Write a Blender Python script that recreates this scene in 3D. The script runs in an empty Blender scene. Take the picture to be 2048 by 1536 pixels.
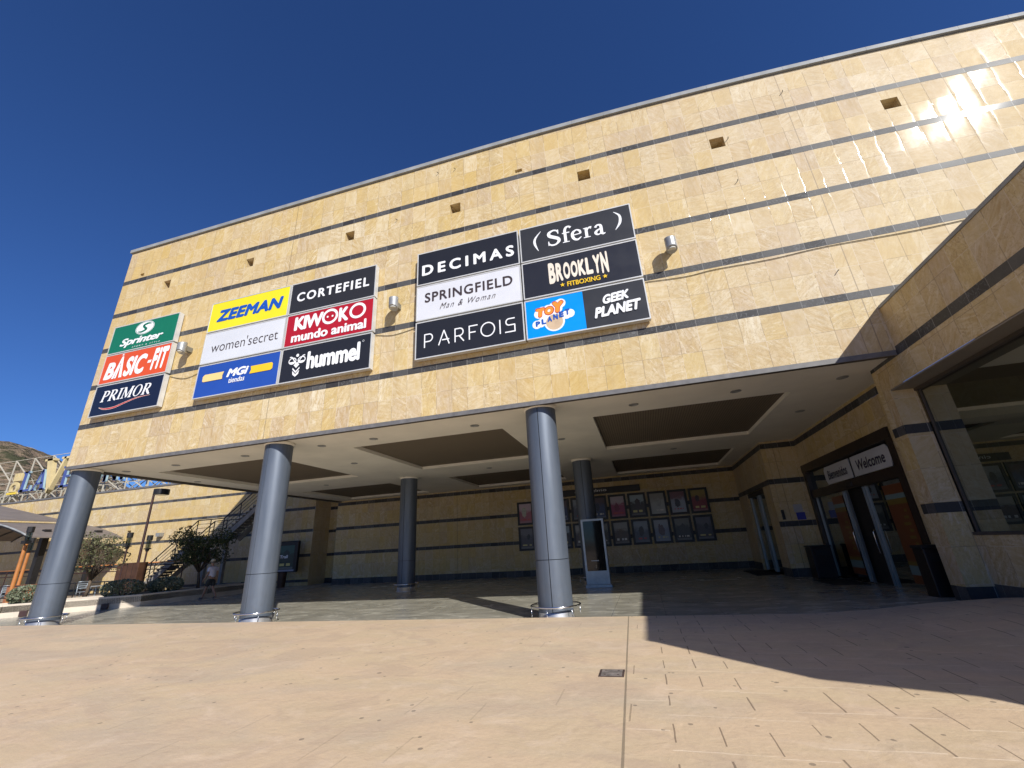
import bpy, bmesh, math, random
from mathutils import Vector, Matrix
random.seed(7)
scn = bpy.context.scene
R = math.radians

# ------------------------------------------------------------------ camera
cam_d = bpy.data.cameras.new('camera')
cam_d.sensor_width = 36.0
cam_d.lens = 15.128
cam_d.clip_start = 0.05
cam_d.clip_end = 6000
cam = bpy.data.objects.new('camera', cam_d)
scn.collection.objects.link(cam)
_r = Vector((0.959096, 0.277979, -0.053492))
_d = Vector((-0.14663, 0.326206, -0.933857))
_f = Vector((-0.242144, 0.903503, 0.353623))
cam.matrix_world = Matrix(((_r.x, -_d.x, -_f.x, 2.18608),
                           (_r.y, -_d.y, -_f.y, -10.92182),
                           (_r.z, -_d.z, -_f.z, 1.6),
                           (0, 0, 0, 1)))
scn.camera = cam

# ------------------------------------------------------------------ sky, sun, exposure
SUN = Vector((0.985, -1.12, 1.0)).normalized()
world = bpy.data.worlds.new('World')
scn.world = world
world.use_nodes = True
wn = world.node_tree
wn.nodes.clear()
wo = wn.nodes.new('ShaderNodeOutputWorld')
wb = wn.nodes.new('ShaderNodeBackground')
ws = wn.nodes.new('ShaderNodeTexSky')
ws.sky_type = 'NISHITA'
ws.sun_disc = False
ws.sun_elevation = math.asin(SUN.z)
ws.sun_rotation = math.atan2(SUN.x, SUN.y)
ws.altitude = 500
ws.air_density = 1.0
ws.dust_density = 0.3
ws.ozone_density = 4.5
wb.inputs['Strength'].default_value = 0.062
wh = wn.nodes.new('ShaderNodeMix')
wh.data_type = 'RGBA'
wh.blend_type = 'MULTIPLY'
wh.inputs[0].default_value = 1.0
wh.inputs[7].default_value = (0.58, 0.90, 1.46, 1)
wn.links.new(ws.outputs[0], wh.inputs[6])
wn.links.new(wh.outputs[2], wb.inputs[0])
wn.links.new(wb.outputs[0], wo.inputs[0])
sun_d = bpy.data.lights.new('sun', 'SUN')
sun_d.energy = 4.9
sun_d.angle = R(0.53)
sun_d.color = (1.0, 0.965, 0.90)
sun = bpy.data.objects.new('sun', sun_d)
scn.collection.objects.link(sun)
sun.rotation_euler = SUN.to_track_quat('Z', 'Y').to_euler()
sun.location = (20, -30, 40)
scn.view_settings.view_transform = 'Standard'
scn.view_settings.look = 'None'
scn.view_settings.exposure = 0.22
scn.view_settings.gamma = 1.0

# ------------------------------------------------------------------ materials
class NT:
    """small wrapper for writing node trees"""
    def __init__(s, name):
        s.m = bpy.data.materials.new(name); s.m.use_nodes = True
        s.t = s.m.node_tree; s.t.nodes.clear()
        s.out = s.t.nodes.new('ShaderNodeOutputMaterial')
        s.b = s.t.nodes.new('ShaderNodeBsdfPrincipled')
        s.t.links.new(s.b.outputs[0], s.out.inputs[0])
    def n(s, typ, **kw):
        x = s.t.nodes.new(typ)
        for k, v in kw.items(): setattr(x, k, v)
        return x
    def set(s, sock, v):
        if v is None: return
        if hasattr(v, 'is_linked') or hasattr(v, 'links'): s.t.links.new(v, sock)
        else: sock.default_value = v
    def math(s, op, a, b=None, c=None, clamp=False):
        x = s.n('ShaderNodeMath', operation=op, use_clamp=clamp)
        s.set(x.inputs[0], a); s.set(x.inputs[1], b); s.set(x.inputs[2], c)
        return x.outputs[0]
    def vmath(s, op, a, b=None, sc=None):
        x = s.n('ShaderNodeVectorMath', operation=op)
        s.set(x.inputs[0], a); s.set(x.inputs[1], b)
        if sc is not None: s.set(x.inputs['Scale'], sc)
        return x.outputs[0]
    def mix(s, f, a, b, typ='MIX'):
        x = s.n('ShaderNodeMix', data_type='RGBA', blend_type=typ)
        s.set(x.inputs[0], f); s.set(x.inputs[6], a); s.set(x.inputs[7], b)
        return x.outputs[2]
    def ramp(s, f, stops, interp='LINEAR'):
        x = s.n('ShaderNodeValToRGB'); cr = x.color_ramp; cr.interpolation = interp
        while len(cr.elements) < len(stops): cr.elements.new(0.5)
        for e, (p, c) in zip(cr.elements, stops):
            e.position = p; e.color = c if len(c) == 4 else (*c, 1)
        s.set(x.inputs[0], f); return x.outputs[0]
    def sep(s, v):
        x = s.n('ShaderNodeSeparateXYZ'); s.set(x.inputs[0], v); return x.outputs
    def comb(s, a=0.0, b=0.0, c=0.0):
        x = s.n('ShaderNodeCombineXYZ')
        for i, v in enumerate((a, b, c)): s.set(x.inputs[i], v)
        return x.outputs[0]
    def noise(s, vec, scale, detail=3, rough=.55, dist=0.0, dims='3D', col=False):
        x = s.n('ShaderNodeTexNoise', noise_dimensions=dims)
        s.set(x.inputs['Vector'], vec); x.inputs['Scale'].default_value = scale
        x.inputs['Detail'].default_value = detail; x.inputs['Roughness'].default_value = rough
        x.inputs['Distortion'].default_value = dist
        return x.outputs['Color' if col else 'Fac']
    def white(s, vec, col=False):
        x = s.n('ShaderNodeTexWhiteNoise', noise_dimensions='3D'); s.set(x.inputs[0], vec)
        return x.outputs['Color' if col else 'Value']
    def voro(s, vec, scale, feature='F1', out='Distance', rnd=1.0):
        x = s.n('ShaderNodeTexVoronoi', feature=feature); s.set(x.inputs['Vector'], vec)
        x.inputs['Scale'].default_value = scale; x.inputs['Randomness'].default_value = rnd
        return x.outputs[out]
    def uv(s): return s.n('ShaderNodeUVMap').outputs[0]
    def obj(s): return s.n('ShaderNodeTexCoord').outputs['Object']
    def pos(s): return s.n('ShaderNodeNewGeometry').outputs['Position']
    def bump(s, h, strength=.3, dist=.01, nrm=None):
        x = s.n('ShaderNodeBump'); x.inputs['Strength'].default_value = strength
        x.inputs['Distance'].default_value = dist; s.set(x.inputs['Height'], h)
        if nrm is not None: s.set(x.inputs['Normal'], nrm)
        return x.outputs[0]
    def fin(s, col=None, rough=None, metal=None, nrm=None, spec=None, **kw):
        I = s.b.inputs
        s.set(I['Base Color'], col if not isinstance(col, tuple) or len(col) == 4 else (*col, 1))
        s.set(I['Roughness'], rough); s.set(I['Metallic'], metal); s.set(I['Normal'], nrm)
        s.set(I['Specular IOR Level'], spec)
        for k, v in kw.items(): s.set(I[k], v)
        return s.m

def simple(name, col, rough=.5, metal=0.0, var=.12, scale=4.0, bump=0.0, spec=.5, **kw):
    t = NT(name)
    nz = t.noise(t.obj(), scale, 4)
    c2 = tuple(max(0, c * (1 - var * 1.6)) for c in col); c1 = tuple(min(1, c * (1 + var)) for c in col)
    c = t.ramp(nz, [(.3, c2), (.7, c1)])
    r = t.math('MULTIPLY_ADD', t.noise(t.obj(), scale * 3, 3), .18, rough - .09, clamp=True)
    n = t.bump(t.noise(t.obj(), scale * 12, 3), bump, .01) if bump else None
    return t.fin(c, r, metal, n, spec, **kw)

def tile_cells(t, tw, rowh, pitch, z0):
    """UV in metres -> integer cell vector, position inside the tile, joint mask"""
    u, v, _ = t.sep(t.uv())
    w = t.math('SUBTRACT', v, z0)
    ci = t.math('FLOOR', t.math('DIVIDE', u, tw))
    if pitch:
        pr = t.math('FLOOR', t.math('DIVIDE', w, pitch))
        wv = t.math('SUBTRACT', w, t.math('MULTIPLY', pr, pitch))
        ri = t.math('FLOOR', t.math('DIVIDE', wv, rowh))
        row = t.math('MULTIPLY_ADD', pr, 3.0, ri)
        fv = t.math('SUBTRACT', wv, t.math('MULTIPLY', ri, rowh))
    else:
        row = t.math('FLOOR', t.math('DIVIDE', w, rowh))
        fv = t.math('SUBTRACT', w, t.math('MULTIPLY', row, rowh))
    fu = t.math('SUBTRACT', u, t.math('MULTIPLY', ci, tw))
    du = t.math('MINIMUM', fu, t.math('SUBTRACT', tw, fu))
    dv = t.math('MINIMUM', fv, t.math('SUBTRACT', rowh, fv))
    cell = t.comb(t.math('ADD', ci, .37), t.math('ADD', row, .21), .5)
    return u, v, cell, du, dv, row

def stone_mat(name, gloss=1.0):
    t = NT(name)
    u, v, cell, du, dv, row = tile_cells(t, .465, .675, 1.54, 6.62)
    rc = t.white(cell, True)
    r1, r2, r3 = t.sep(rc)
    uvw = t.comb(u, v, 0.0)
    # each slab cut from another place of the block
    p = t.vmath('ADD', uvw, t.vmath('SCALE', rc, sc=37.0))
    p2 = t.vmath('ADD', t.vmath('MULTIPLY', uvw, (1.0, .55, 1.0)), t.vmath('SCALE', rc, sc=23.0))
    big = t.noise(uvw, .28, 2)
    rowv = t.white(t.comb(.5, t.math('ADD', row, .3), t.math('FLOOR', t.math('MULTIPLY', u, .22))))
    tone = t.math('ADD', t.math('MULTIPLY', r1, .56), t.math('ADD', t.math('MULTIPLY', big, .30), t.math('MULTIPLY', rowv, .20)))
    base = t.ramp(tone, [(.16, (.54, .405, .25)), (.32, (.58, .44, .265)), (.46, (.61, .465, .245)),
                         (.58, (.66, .525, .315)), (.68, (.60, .43, .17)), (.78, (.63, .475, .225)), (.90, (.71, .60, .40))])
    cloud = t.noise(p, 3.2, 5, .6, .6)
    base = t.mix(t.math('MULTIPLY', t.ramp(cloud, [(.42, (0, 0, 0)), (.68, (1, 1, 1))]), .5), base,
                 t.mix(r3, (.54, .36, .10, 1), (.53, .385, .19, 1)))
    pale = t.noise(p2, 5.0, 4, .6, 1.0)
    base = t.mix(t.math('MULTIPLY', t.ramp(pale, [(.5, (0, 0, 0)), (.75, (1, 1, 1))]), .5), base, (.76, .65, .44, 1))
    # ochre veins, thin, branching, different in every slab
    vn = t.noise(p, 4.2, 3, .5, 2.4)
    vein = t.math('SUBTRACT', 1.0, t.math('MULTIPLY', t.math('ABSOLUTE', t.math('SUBTRACT', vn, .5)), 26.0), clamp=True)
    base = t.mix(t.math('MULTIPLY', vein, t.math('MULTIPLY_ADD', r2, .6, .08)), base, (.33, .20, .075, 1))
    vn2 = t.noise(p2, 7.5, 2, .5, 1.5)
    vein2 = t.math('SUBTRACT', 1.0, t.math('MULTIPLY', t.math('ABSOLUTE', t.math('SUBTRACT', vn2, .52)), 34.0), clamp=True)
    base = t.mix(t.math('MULTIPLY', vein2, .25), base, (.70, .60, .45, 1))
    # figure of the stone: bands and feathers that turn a new way in every slab
    ang = t.math('MULTIPLY', r1, 3.1416)
    ca = t.math('COSINE', ang); sa = t.math('SINE', ang)
    pu, pv, _ = t.sep(t.vmath('ADD', uvw, t.vmath('SCALE', rc, sc=11.0)))
    fx = t.math('ADD', t.math('MULTIPLY', pu, ca), t.math('MULTIPLY', pv, sa))
    fy = t.math('SUBTRACT', t.math('MULTIPLY', pv, ca), t.math('MULTIPLY', pu, sa))
    fig = t.noise(t.comb(t.math('MULTIPLY', fx, 13.0), t.math('MULTIPLY', fy, 2.6), 0.0), 1.0, 4, .6, .9)
    base = t.mix(t.math('MULTIPLY', t.ramp(fig, [(.48, (0, 0, 0)), (.66, (1, 1, 1))]), t.math('MULTIPLY_ADD', r3, .60, .18)), base, (.48, .31, .115, 1))
    base = t.mix(t.math('MULTIPLY', t.ramp(fig, [(.30, (1, 1, 1)), (.44, (0, 0, 0))]), t.math('MULTIPLY_ADD', r2, .45, .15)), base, (.80, .70, .50, 1))
    gold = t.ramp(t.noise(t.vmath('MULTIPLY', uvw, (.10, .28, 1.0)), 1.0, 2), [(.45, (0, 0, 0)), (.62, (1, 1, 1))])
    base = t.mix(t.math('MULTIPLY', gold, t.math('MULTIPLY_ADD', r3, .5, .15)), base, (.60, .405, .13, 1))
    exj = t.math('LESS_THAN', t.math('MINIMUM', t.math('ABSOLUTE', t.math('ADD', u, 8.6)), t.math('ABSOLUTE', t.math('SUBTRACT', u, 7.7))), .011)
    base = t.mix(t.math('MULTIPLY', exj, .7), base, (.16, .11, .07, 1))
    base = t.vmath('MULTIPLY', base, (.935, .97, 1.05))
    sun_veil = t.n('ShaderNodeMapRange'); sun_veil.inputs[1].default_value = 1.0; sun_veil.inputs[2].default_value = 8.5; sun_veil.inputs[4].default_value = .34  # veil of sun glare painted in: stone turns paler towards upper right
    t.set(sun_veil.inputs[0], t.math('ADD', u, t.math('MULTIPLY', t.math('SUBTRACT', v, 9.0), .5)))
    base = t.mix(sun_veil.outputs[0], base, t.mix(r2, (.56, .445, .32, 1), (.63, .53, .39, 1)))
    # run-off streaks on the wall, and joints (some filled pale, some open)
    st = t.noise(t.comb(t.math('MULTIPLY', u, 2.6), t.math('MULTIPLY', v, .12), 0.0), 1.0, 4)
    base = t.mix(t.math('MULTIPLY', t.ramp(st, [(.5, (0, 0, 0)), (.72, (1, 1, 1))]), .2), base, (.33, .25, .16, 1))
    ju = t.math('LESS_THAN', du, .0075)
    jv = t.math('LESS_THAN', dv, .006)
    jcol = t.mix(t.math('GREATER_THAN', t.noise(uvw, 1.3, 2), .5), (.62, .53, .40, 1), (.27, .20, .13, 1))
    base = t.mix(t.math('MULTIPLY', t.math('MAXIMUM', ju, jv), .62), base, jcol)
    geo = t.n('ShaderNodeNewGeometry')
    jit = t.vmath('SCALE', t.vmath('SUBTRACT', rc, (.5, .5, .5)), sc=.026)
    wav = t.vmath('SCALE', t.vmath('SUBTRACT', t.noise(t.comb(t.math('MULTIPLY', u, 4.0), t.math('MULTIPLY', v, 1.2), r1), 1.0, 2, col=True), (.5, .5, .5)), sc=.05)
    nrm = t.vmath('NORMALIZE', t.vmath('ADD', geo.outputs['Normal'], t.vmath('ADD', jit, wav)))
    # polished slabs are slightly pillowed: their vertical edges turn away and catch the light
    wob = t.math('MULTIPLY', t.math('SUBTRACT', t.noise(t.comb(t.math('MULTIPLY', u, 2.0), t.math('MULTIPLY', v, 3.0), 0.0), 1.0, 3), .5), .05)
    fu2 = t.math('FRACT', t.math('DIVIDE', t.math('ADD', u, wob), .465))
    ctr = t.math('MULTIPLY', t.math('SUBTRACT', fu2, .5), 2.0)
    edge = t.math('MULTIPLY', t.math('POWER', t.math('ABSOLUTE', ctr), 9.0), t.math('SIGN', ctr))
    cn = t.vmath('ADD', geo.outputs['Normal'], t.vmath('ADD', t.vmath('ADD', jit, t.vmath('SCALE', wav, sc=.5)), t.vmath('ADD', t.comb(t.math('MULTIPLY', edge, t.math('MULTIPLY', t.math('MULTIPLY_ADD', r1, .30, .05), t.ramp(t.noise(t.comb(t.math('MULTIPLY', u, 1.5), t.math('MULTIPLY', v, 2.2), 3.0), 1.0, 3), [(.40, (.25, .25, .25)), (.62, (1, 1, 1))]))), 0.0, 0.0), (.017, 0.0, -.014))))
    cn = t.vmath('NORMALIZE', cn)
    h = t.math('SUBTRACT', t.noise(p, 38, 3), t.math('MULTIPLY', t.math('MAXIMUM', ju, jv), 1.5))
    nrm = t.bump(h, .10, .004, nrm)
    rough = t.math('ADD', t.math('MULTIPLY_ADD', r3, .14, .42), t.math('MULTIPLY', cloud, .16))
    cw = t.math('MULTIPLY_ADD', t.math('MULTIPLY', r2, r2), .16, .06)
    return t.fin(base, rough, 0.0, nrm, .12, **{'Coat Weight': cw, 'Coat Roughness': t.math('MULTIPLY_ADD', r3, .03, .05), 'Coat Normal': cn, 'Coat IOR': 1.5})

def slate_mat(name):
    t = NT(name)
    u, v, cell, du, dv, row = tile_cells(t, .465, 50.0, None, -20.0)
    rc = t.white(cell, True); r1, r2, r3 = t.sep(rc)
    uvw = t.comb(u, v, 0.0)
    p = t.vmath('ADD', uvw, t.vmath('SCALE', rc, sc=19.0))
    c = t.ramp(t.math('MULTIPLY_ADD', r1, .6, t.math('MULTIPLY', t.noise(p, 6, 4), .4)),
               [(.15, (.032, .031, .032)), (.5, (.055, .054, .054)), (.85, (.09, .088, .086))])
    vn = t.noise(p, 5, 2, .5, 1.6)
    vein = t.math('SUBTRACT', 1.0, t.math('MULTIPLY', t.math('ABSOLUTE', t.math('SUBTRACT', vn, .5)), 30.0), clamp=True)
    c = t.mix(t.math('MULTIPLY', vein, t.math('MULTIPLY', r2, .35)), c, (.25, .26, .28, 1))
    c = t.mix(t.math('MULTIPLY', t.math('LESS_THAN', du, .006), t.math('MULTIPLY_ADD', r3, .5, .2)), c, (.33, .32, .30, 1))
    geo = t.n('ShaderNodeNewGeometry')
    jit = t.vmath('SCALE', t.vmath('SUBTRACT', rc, (.5, .5, .5)), sc=.05)
    nrm = t.vmath('NORMALIZE', t.vmath('ADD', geo.outputs['Normal'], jit))
    nrm = t.bump(t.noise(p, 20, 4), .18, .006, nrm)
    return t.fin(c, t.math('MULTIPLY_ADD', r2, .14, .50), 0.0, nrm, .30, **{'Coat Weight': .03, 'Coat Roughness': .10})

def plaza_mat():
    t = NT('stamped_concrete')
    P = t.pos(); x, y, z = t.sep(P)
    xy = t.comb(x, y, 0.0)
    big = t.noise(xy, .22, 4, .55, .4)
    mid = t.noise(t.vmath('MULTIPLY', xy, (.55, 1.3, 1)), 1.1, 5, .6, .5)
    c = t.ramp(big, [(.30, (.57, .455, .295)), (.48, (.63, .51, .325)), (.62, (.65, .54, .36)), (.75, (.60, .515, .35))])
    c = t.mix(t.math('MULTIPLY', t.ramp(mid, [(.44, (0, 0, 0)), (.56, (1, 1, 1))]), .7), c, (.67, .515, .345, 1))
    grey = t.noise(t.vmath('MULTIPLY', xy, (.5, 1.0, 1)), .55, 4, .6, .9)
    c = t.mix(t.math('MULTIPLY', t.ramp(grey, [(.50, (0, 0, 0)), (.62, (1, 1, 1))]), .6), c, (.46, .41, .325, 1))
    pale = t.noise(xy, 1.9, 5, .65, .6)
    c = t.mix(t.math('MULTIPLY', t.ramp(pale, [(.54, (0, 0, 0)), (.66, (1, 1, 1))]), .45), c, (.78, .65, .51, 1))
    stain = t.noise(t.vmath('MULTIPLY', xy, (.7, 1.0, 1)), .8, 6, .7, 1.6)
    c = t.mix(t.math('MULTIPLY', t.ramp(stain, [(.52, (0, 0, 0)), (.60, (1, 1, 1))]), .5), c, (.46, .355, .26, 1))
    blot = t.noise(xy, 5.5, 5, .7, .8)
    c = t.mix(t.math('MULTIPLY', t.ramp(blot, [(.50, (0, 0, 0)), (.70, (1, 1, 1))]), .35), c, (.44, .335, .24, 1))
    fine = t.noise(xy, 22, 5, .7)
    c = t.mix(.38, c, t.mix(fine, (.42, .31, .22, 1), (.74, .59, .44, 1)))
    c = t.mix(t.math('MULTIPLY', t.ramp(t.noise(xy, 150, 2, .6), [(.36, (1, 1, 1)), (.5, (0, 0, 0))]), .16), c, (.20, .14, .10, 1))
    c = t.vmath('MULTIPLY', c, (1.02, .985, .95))
    # stamped slabs: long joints run towards the building, broken and staggered
    cw, cl = .36, .72
    ci = t.math('FLOOR', t.math('DIVIDE', x, cw))
    off = t.math('MULTIPLY', t.white(t.comb(t.math('ADD', ci, .5), .5, .5)), cl)
    yy = t.math('ADD', y, off)
    ri = t.math('FLOOR', t.math('DIVIDE', yy, cl))
    fu = t.math('SUBTRACT', x, t.math('MULTIPLY', ci, cw))
    wob = t.math('MULTIPLY', t.math('SUBTRACT', t.noise(xy, 3.0, 3), .5), .02)
    fu = t.math('ADD', fu, wob)
    fv = t.math('SUBTRACT', yy, t.math('MULTIPLY', ri, cl))
    rnd = t.white(t.comb(t.math('ADD', ci, .5), t.math('ADD', ri, .5), .5))
    rnd2 = t.white(t.comb(t.math('ADD', ci, .5), t.math('ADD', ri, .5), 4.5))
    lu = t.math('LESS_THAN', t.math('ABSOLUTE', t.math('SUBTRACT', fu, .03)), t.math('MULTIPLY_ADD', rnd, .004, .0045))
    right = t.n('ShaderNodeMapRange'); right.inputs[1].default_value = 1.75; right.inputs[2].default_value = 1.9
    t.set(right.inputs[0], x)
    keep = t.math('GREATER_THAN', rnd, t.math('MULTIPLY_ADD', right.outputs[0], -.66, .82))
    seg = t.math('MULTIPLY', t.math('GREATER_THAN', fv, t.math('MULTIPLY', rnd2, .25)), t.math('LESS_THAN', fv, t.math('MULTIPLY_ADD', rnd, .2, .42)))
    lineu = t.math('MULTIPLY', t.math('MULTIPLY', lu, keep), seg)
    lineu = t.math('MULTIPLY', lineu, t.math('MULTIPLY_ADD', right.outputs[0], .55, .25))
    c = t.mix(t.math('MULTIPLY', lineu, .85), c, (.13, .09, .065, 1))
    lv = t.math('LESS_THAN', t.math('ABSOLUTE', t.math('ADD', fv, t.math('MULTIPLY', wob, 2.5))), .012)
    c = t.mix(t.math('MULTIPLY', t.math('MULTIPLY', lv, right.outputs[0]), .6), c, (.80, .66, .50, 1))
    # long movement joint
    jx = t.math('ABSOLUTE', t.math('SUBTRACT', x, t.math('MULTIPLY_ADD', y, -.026, 1.62)))
    jx = t.math('ADD', jx, t.math('MULTIPLY', wob, .3))
    jl = t.math('LESS_THAN', jx, .011)
    c = t.mix(t.math('MULTIPLY', jl, .75), c, (.20, .16, .11, 1))
    # trodden chewing gum
    vd = t.voro(xy, 2.1); vr = t.voro(xy, 2.1, out='Color'); vr1, vr2, _ = t.sep(vr)
    gum = t.math('MULTIPLY', t.math('LESS_THAN', vd, t.math('MULTIPLY_ADD', vr1, .04, .032)), t.math('GREATER_THAN', vr2, .30))
    vd2 = t.voro(xy, 5.3); q1, q2, _ = t.sep(t.voro(xy, 5.3, out='Color'))
    clump = t.ramp(t.noise(xy, .5, 2), [(.45, (0, 0, 0)), (.6, (1, 1, 1))])
    gum2 = t.math('MULTIPLY', t.math('LESS_THAN', vd2, .12), t.math('GREATER_THAN', q2, t.math('MULTIPLY_ADD', clump, -.4, .85)))
    c = t.mix(t.math('MULTIPLY', t.math('MAXIMUM', gum, gum2), .55), c, (.085, .07, .065, 1))
    h = t.math('ADD', t.math('MULTIPLY', mid, .8), t.math('MULTIPLY', t.noise(xy, 9, 5, .65), .55))
    h = t.math('SUBTRACT', h, t.math('ADD', t.math('MULTIPLY', lineu, .7), t.math('MULTIPLY', jl, .8)))
    h = t.math('ADD', h, t.math('MULTIPLY', t.noise(xy, 2.6, 3, .55, 1.0), .7))
    nrm = t.bump(h, .46, .025)
    nrm = t.bump(fine, .2, .006, nrm)
    rough = t.math('MULTIPLY_ADD', t.noise(xy, 3, 4), .25, .50)
    return t.fin(c, rough, 0.0, nrm, .35)

def floor_mat():
    t = NT('polished_floor')
    P = t.pos(); x, y, z = t.sep(P); xy = t.comb(x, y, 0.0)
    n1 = t.noise(t.vmath('MULTIPLY', xy, (.8, 1.6, 1)), .9, 5, .6, .8)
    c = t.ramp(n1, [(.32, (.27, .255, .205)), (.5, (.35, .33, .265)), (.68, (.42, .395, .32))])
    refl_pat = t.noise(t.vmath('MULTIPLY', xy, (.9, 1.8, 1)), 1.7, 4, .62, 1.0)  # bright reflections painted into the floor colour as pale patches
    c = t.mix(t.math('MULTIPLY', t.ramp(refl_pat, [(.55, (0, 0, 0)), (.60, (1, 1, 1))]), .5), c, (.66, .63, .52, 1))
    ti = t.math('FLOOR', t.math('DIVIDE', x, 1.2)); tj = t.math('FLOOR', t.math('DIVIDE', y, 1.2))
    rnd = t.white(t.comb(t.math('ADD', ti, .5), t.math('ADD', tj, .5), .5))
    c = t.mix(t.math('MULTIPLY', rnd, .12), c, (.24, .23, .19, 1))
    fx = t.math('SUBTRACT', x, t.math('MULTIPLY', ti, 1.2)); fy = t.math('SUBTRACT', y, t.math('MULTIPLY', tj, 1.2))
    j = t.math('MAXIMUM', t.math('LESS_THAN', fx, .012), t.math('LESS_THAN', fy, .012))
    c = t.mix(t.math('MULTIPLY', j, .5), c, (.09, .085, .075, 1))
    rough = t.math('ADD', t.math('MULTIPLY_ADD', n1, .2, .10), t.math('MULTIPLY', rnd, .06))
    nrm = t.bump(t.math('SUBTRACT', t.noise(xy, 2.5, 4), t.math('MULTIPLY', j, .4)), .10, .01)
    return t.fin(c, rough, 0.0, nrm, .5)

def ceiling_slat_mat():
    t = NT('slatted_panel')
    u, v, _ = t.sep(t.uv())
    f = t.math('FRACT', t.math('DIVIDE', u, .075))
    s = t.math('LESS_THAN', f, .32)
    c = t.mix(t.noise(t.uv(), 1.2, 3), (.18, .145, .105, 1), (.215, .175, .125, 1))
    c = t.mix(s, c, (.125, .10, .073, 1))
    n = t.bump(t.math('SUBTRACT', 1.0, s), .5, .02)
    return t.fin(c, .7, 0.0, n, .3)

def column_mat():
    t = NT('column_paint')
    o = t.obj(); x, y, z = t.sep(o)
    str_ = t.noise(t.comb(t.math('MULTIPLY', x, 6.0), t.math('MULTIPLY', y, 6.0), t.math('MULTIPLY', z, .5)), 1.0, 4)
    c = t.ramp(str_, [(.35, (.098, .120, .155)), (.65, (.130, .153, .190))])
    low = t.n('ShaderNodeMapRange'); low.inputs[1].default_value = 1.3; low.inputs[2].default_value = .2
    t.set(low.inputs[0], z)
    dirt = t.math('MULTIPLY', low.outputs[0], t.ramp(t.noise(o, 6, 5, .65), [(.45, (0, 0, 0)), (.7, (1, 1, 1))]))
    c = t.mix(t.math('MULTIPLY', dirt, .35), c, (.10, .10, .10, 1))
    n = t.bump(t.noise(o, 60, 2), .04, .004)
    r = t.math('MULTIPLY_ADD', t.noise(o, 5, 3), .14, .40)
    return t.fin(c, r, .35, n, .5)

def hill_mat():
    t = NT('dry_hillside')
    P = t.pos()
    n1 = t.noise(P, .012, 6, .6); n2 = t.noise(P, .045, 6, .65); n3 = t.noise(P, .13, 5, .7)
    c = t.ramp(n1, [(.35, (.21, .145, .10)), (.55, (.27, .195, .13)), (.7, (.23, .175, .115))])
    c = t.mix(t.ramp(n3, [(.47, (0, 0, 0)), (.56, (1, 1, 1))]), c, (.10, .085, .05, 1))
    c = t.mix(t.ramp(n2, [(.55, (0, 0, 0)), (.62, (1, 1, 1))]), c, (.065, .066, .036, 1))
    rk = t.noise(P, .075, 5, .6)
    c = t.mix(t.ramp(rk, [(.62, (0, 0, 0)), (.66, (1, 1, 1))]), c, (.44, .38, .30, 1))
    nrm = t.bump(t.math('ADD', n3, n2), .9, 6.0)
    return t.fin(c, .95, 0.0, nrm, .1)

def leaf_mat(name, a, b, c3):
    t = NT(name)
    g = t.n('ShaderNodeNewGeometry')
    c = t.ramp(g.outputs['Random Per Island'], [(.1, a), (.5, b), (.9, c3)])
    m = t.fin(c, .6, 0.0, None, .25)
    t.b.inputs['Subsurface Weight'].default_value = 0.0
    tr = t.n('ShaderNodeBsdfTranslucent'); t.set(tr.inputs[0], c)
    mx = t.n('ShaderNodeMixShader'); mx.inputs[0].default_value = .25
    t.t.links.new(t.b.outputs[0], mx.inputs[1]); t.t.links.new(tr.outputs[0], mx.inputs[2])
    t.t.links.new(mx.outputs[0], t.out.inputs[0])
    return m

def glass_mat(name, tint=(.55, .62, .58), rough=.0):
    t = NT(name)
    tr = t.n('ShaderNodeBsdfTransparent'); tr.inputs[0].default_value = (*tint, 1)
    gl = t.n('ShaderNodeBsdfGlossy'); gl.inputs['Roughness'].default_value = rough
    gl.inputs[0].default_value = (.9, .95, .93, 1)
    fr = t.n('ShaderNodeFresnel'); fr.inputs[0].default_value = 1.5
    nz = t.bump(t.noise(t.obj(), .7, 2), .02, .02)
    t.set(gl.inputs['Normal'], nz)
    f = t.math('MULTIPLY_ADD', fr.outputs[0], .45, .005, clamp=True)
    mx = t.n('ShaderNodeMixShader'); t.set(mx.inputs[0], f)
    t.t.links.new(tr.outputs[0], mx.inputs[1]); t.t.links.new(gl.outputs[0], mx.inputs[2])
    t.t.links.new(mx.outputs[0], t.out.inputs[0])
    t.t.nodes.remove(t.b)
    return t.m

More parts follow.
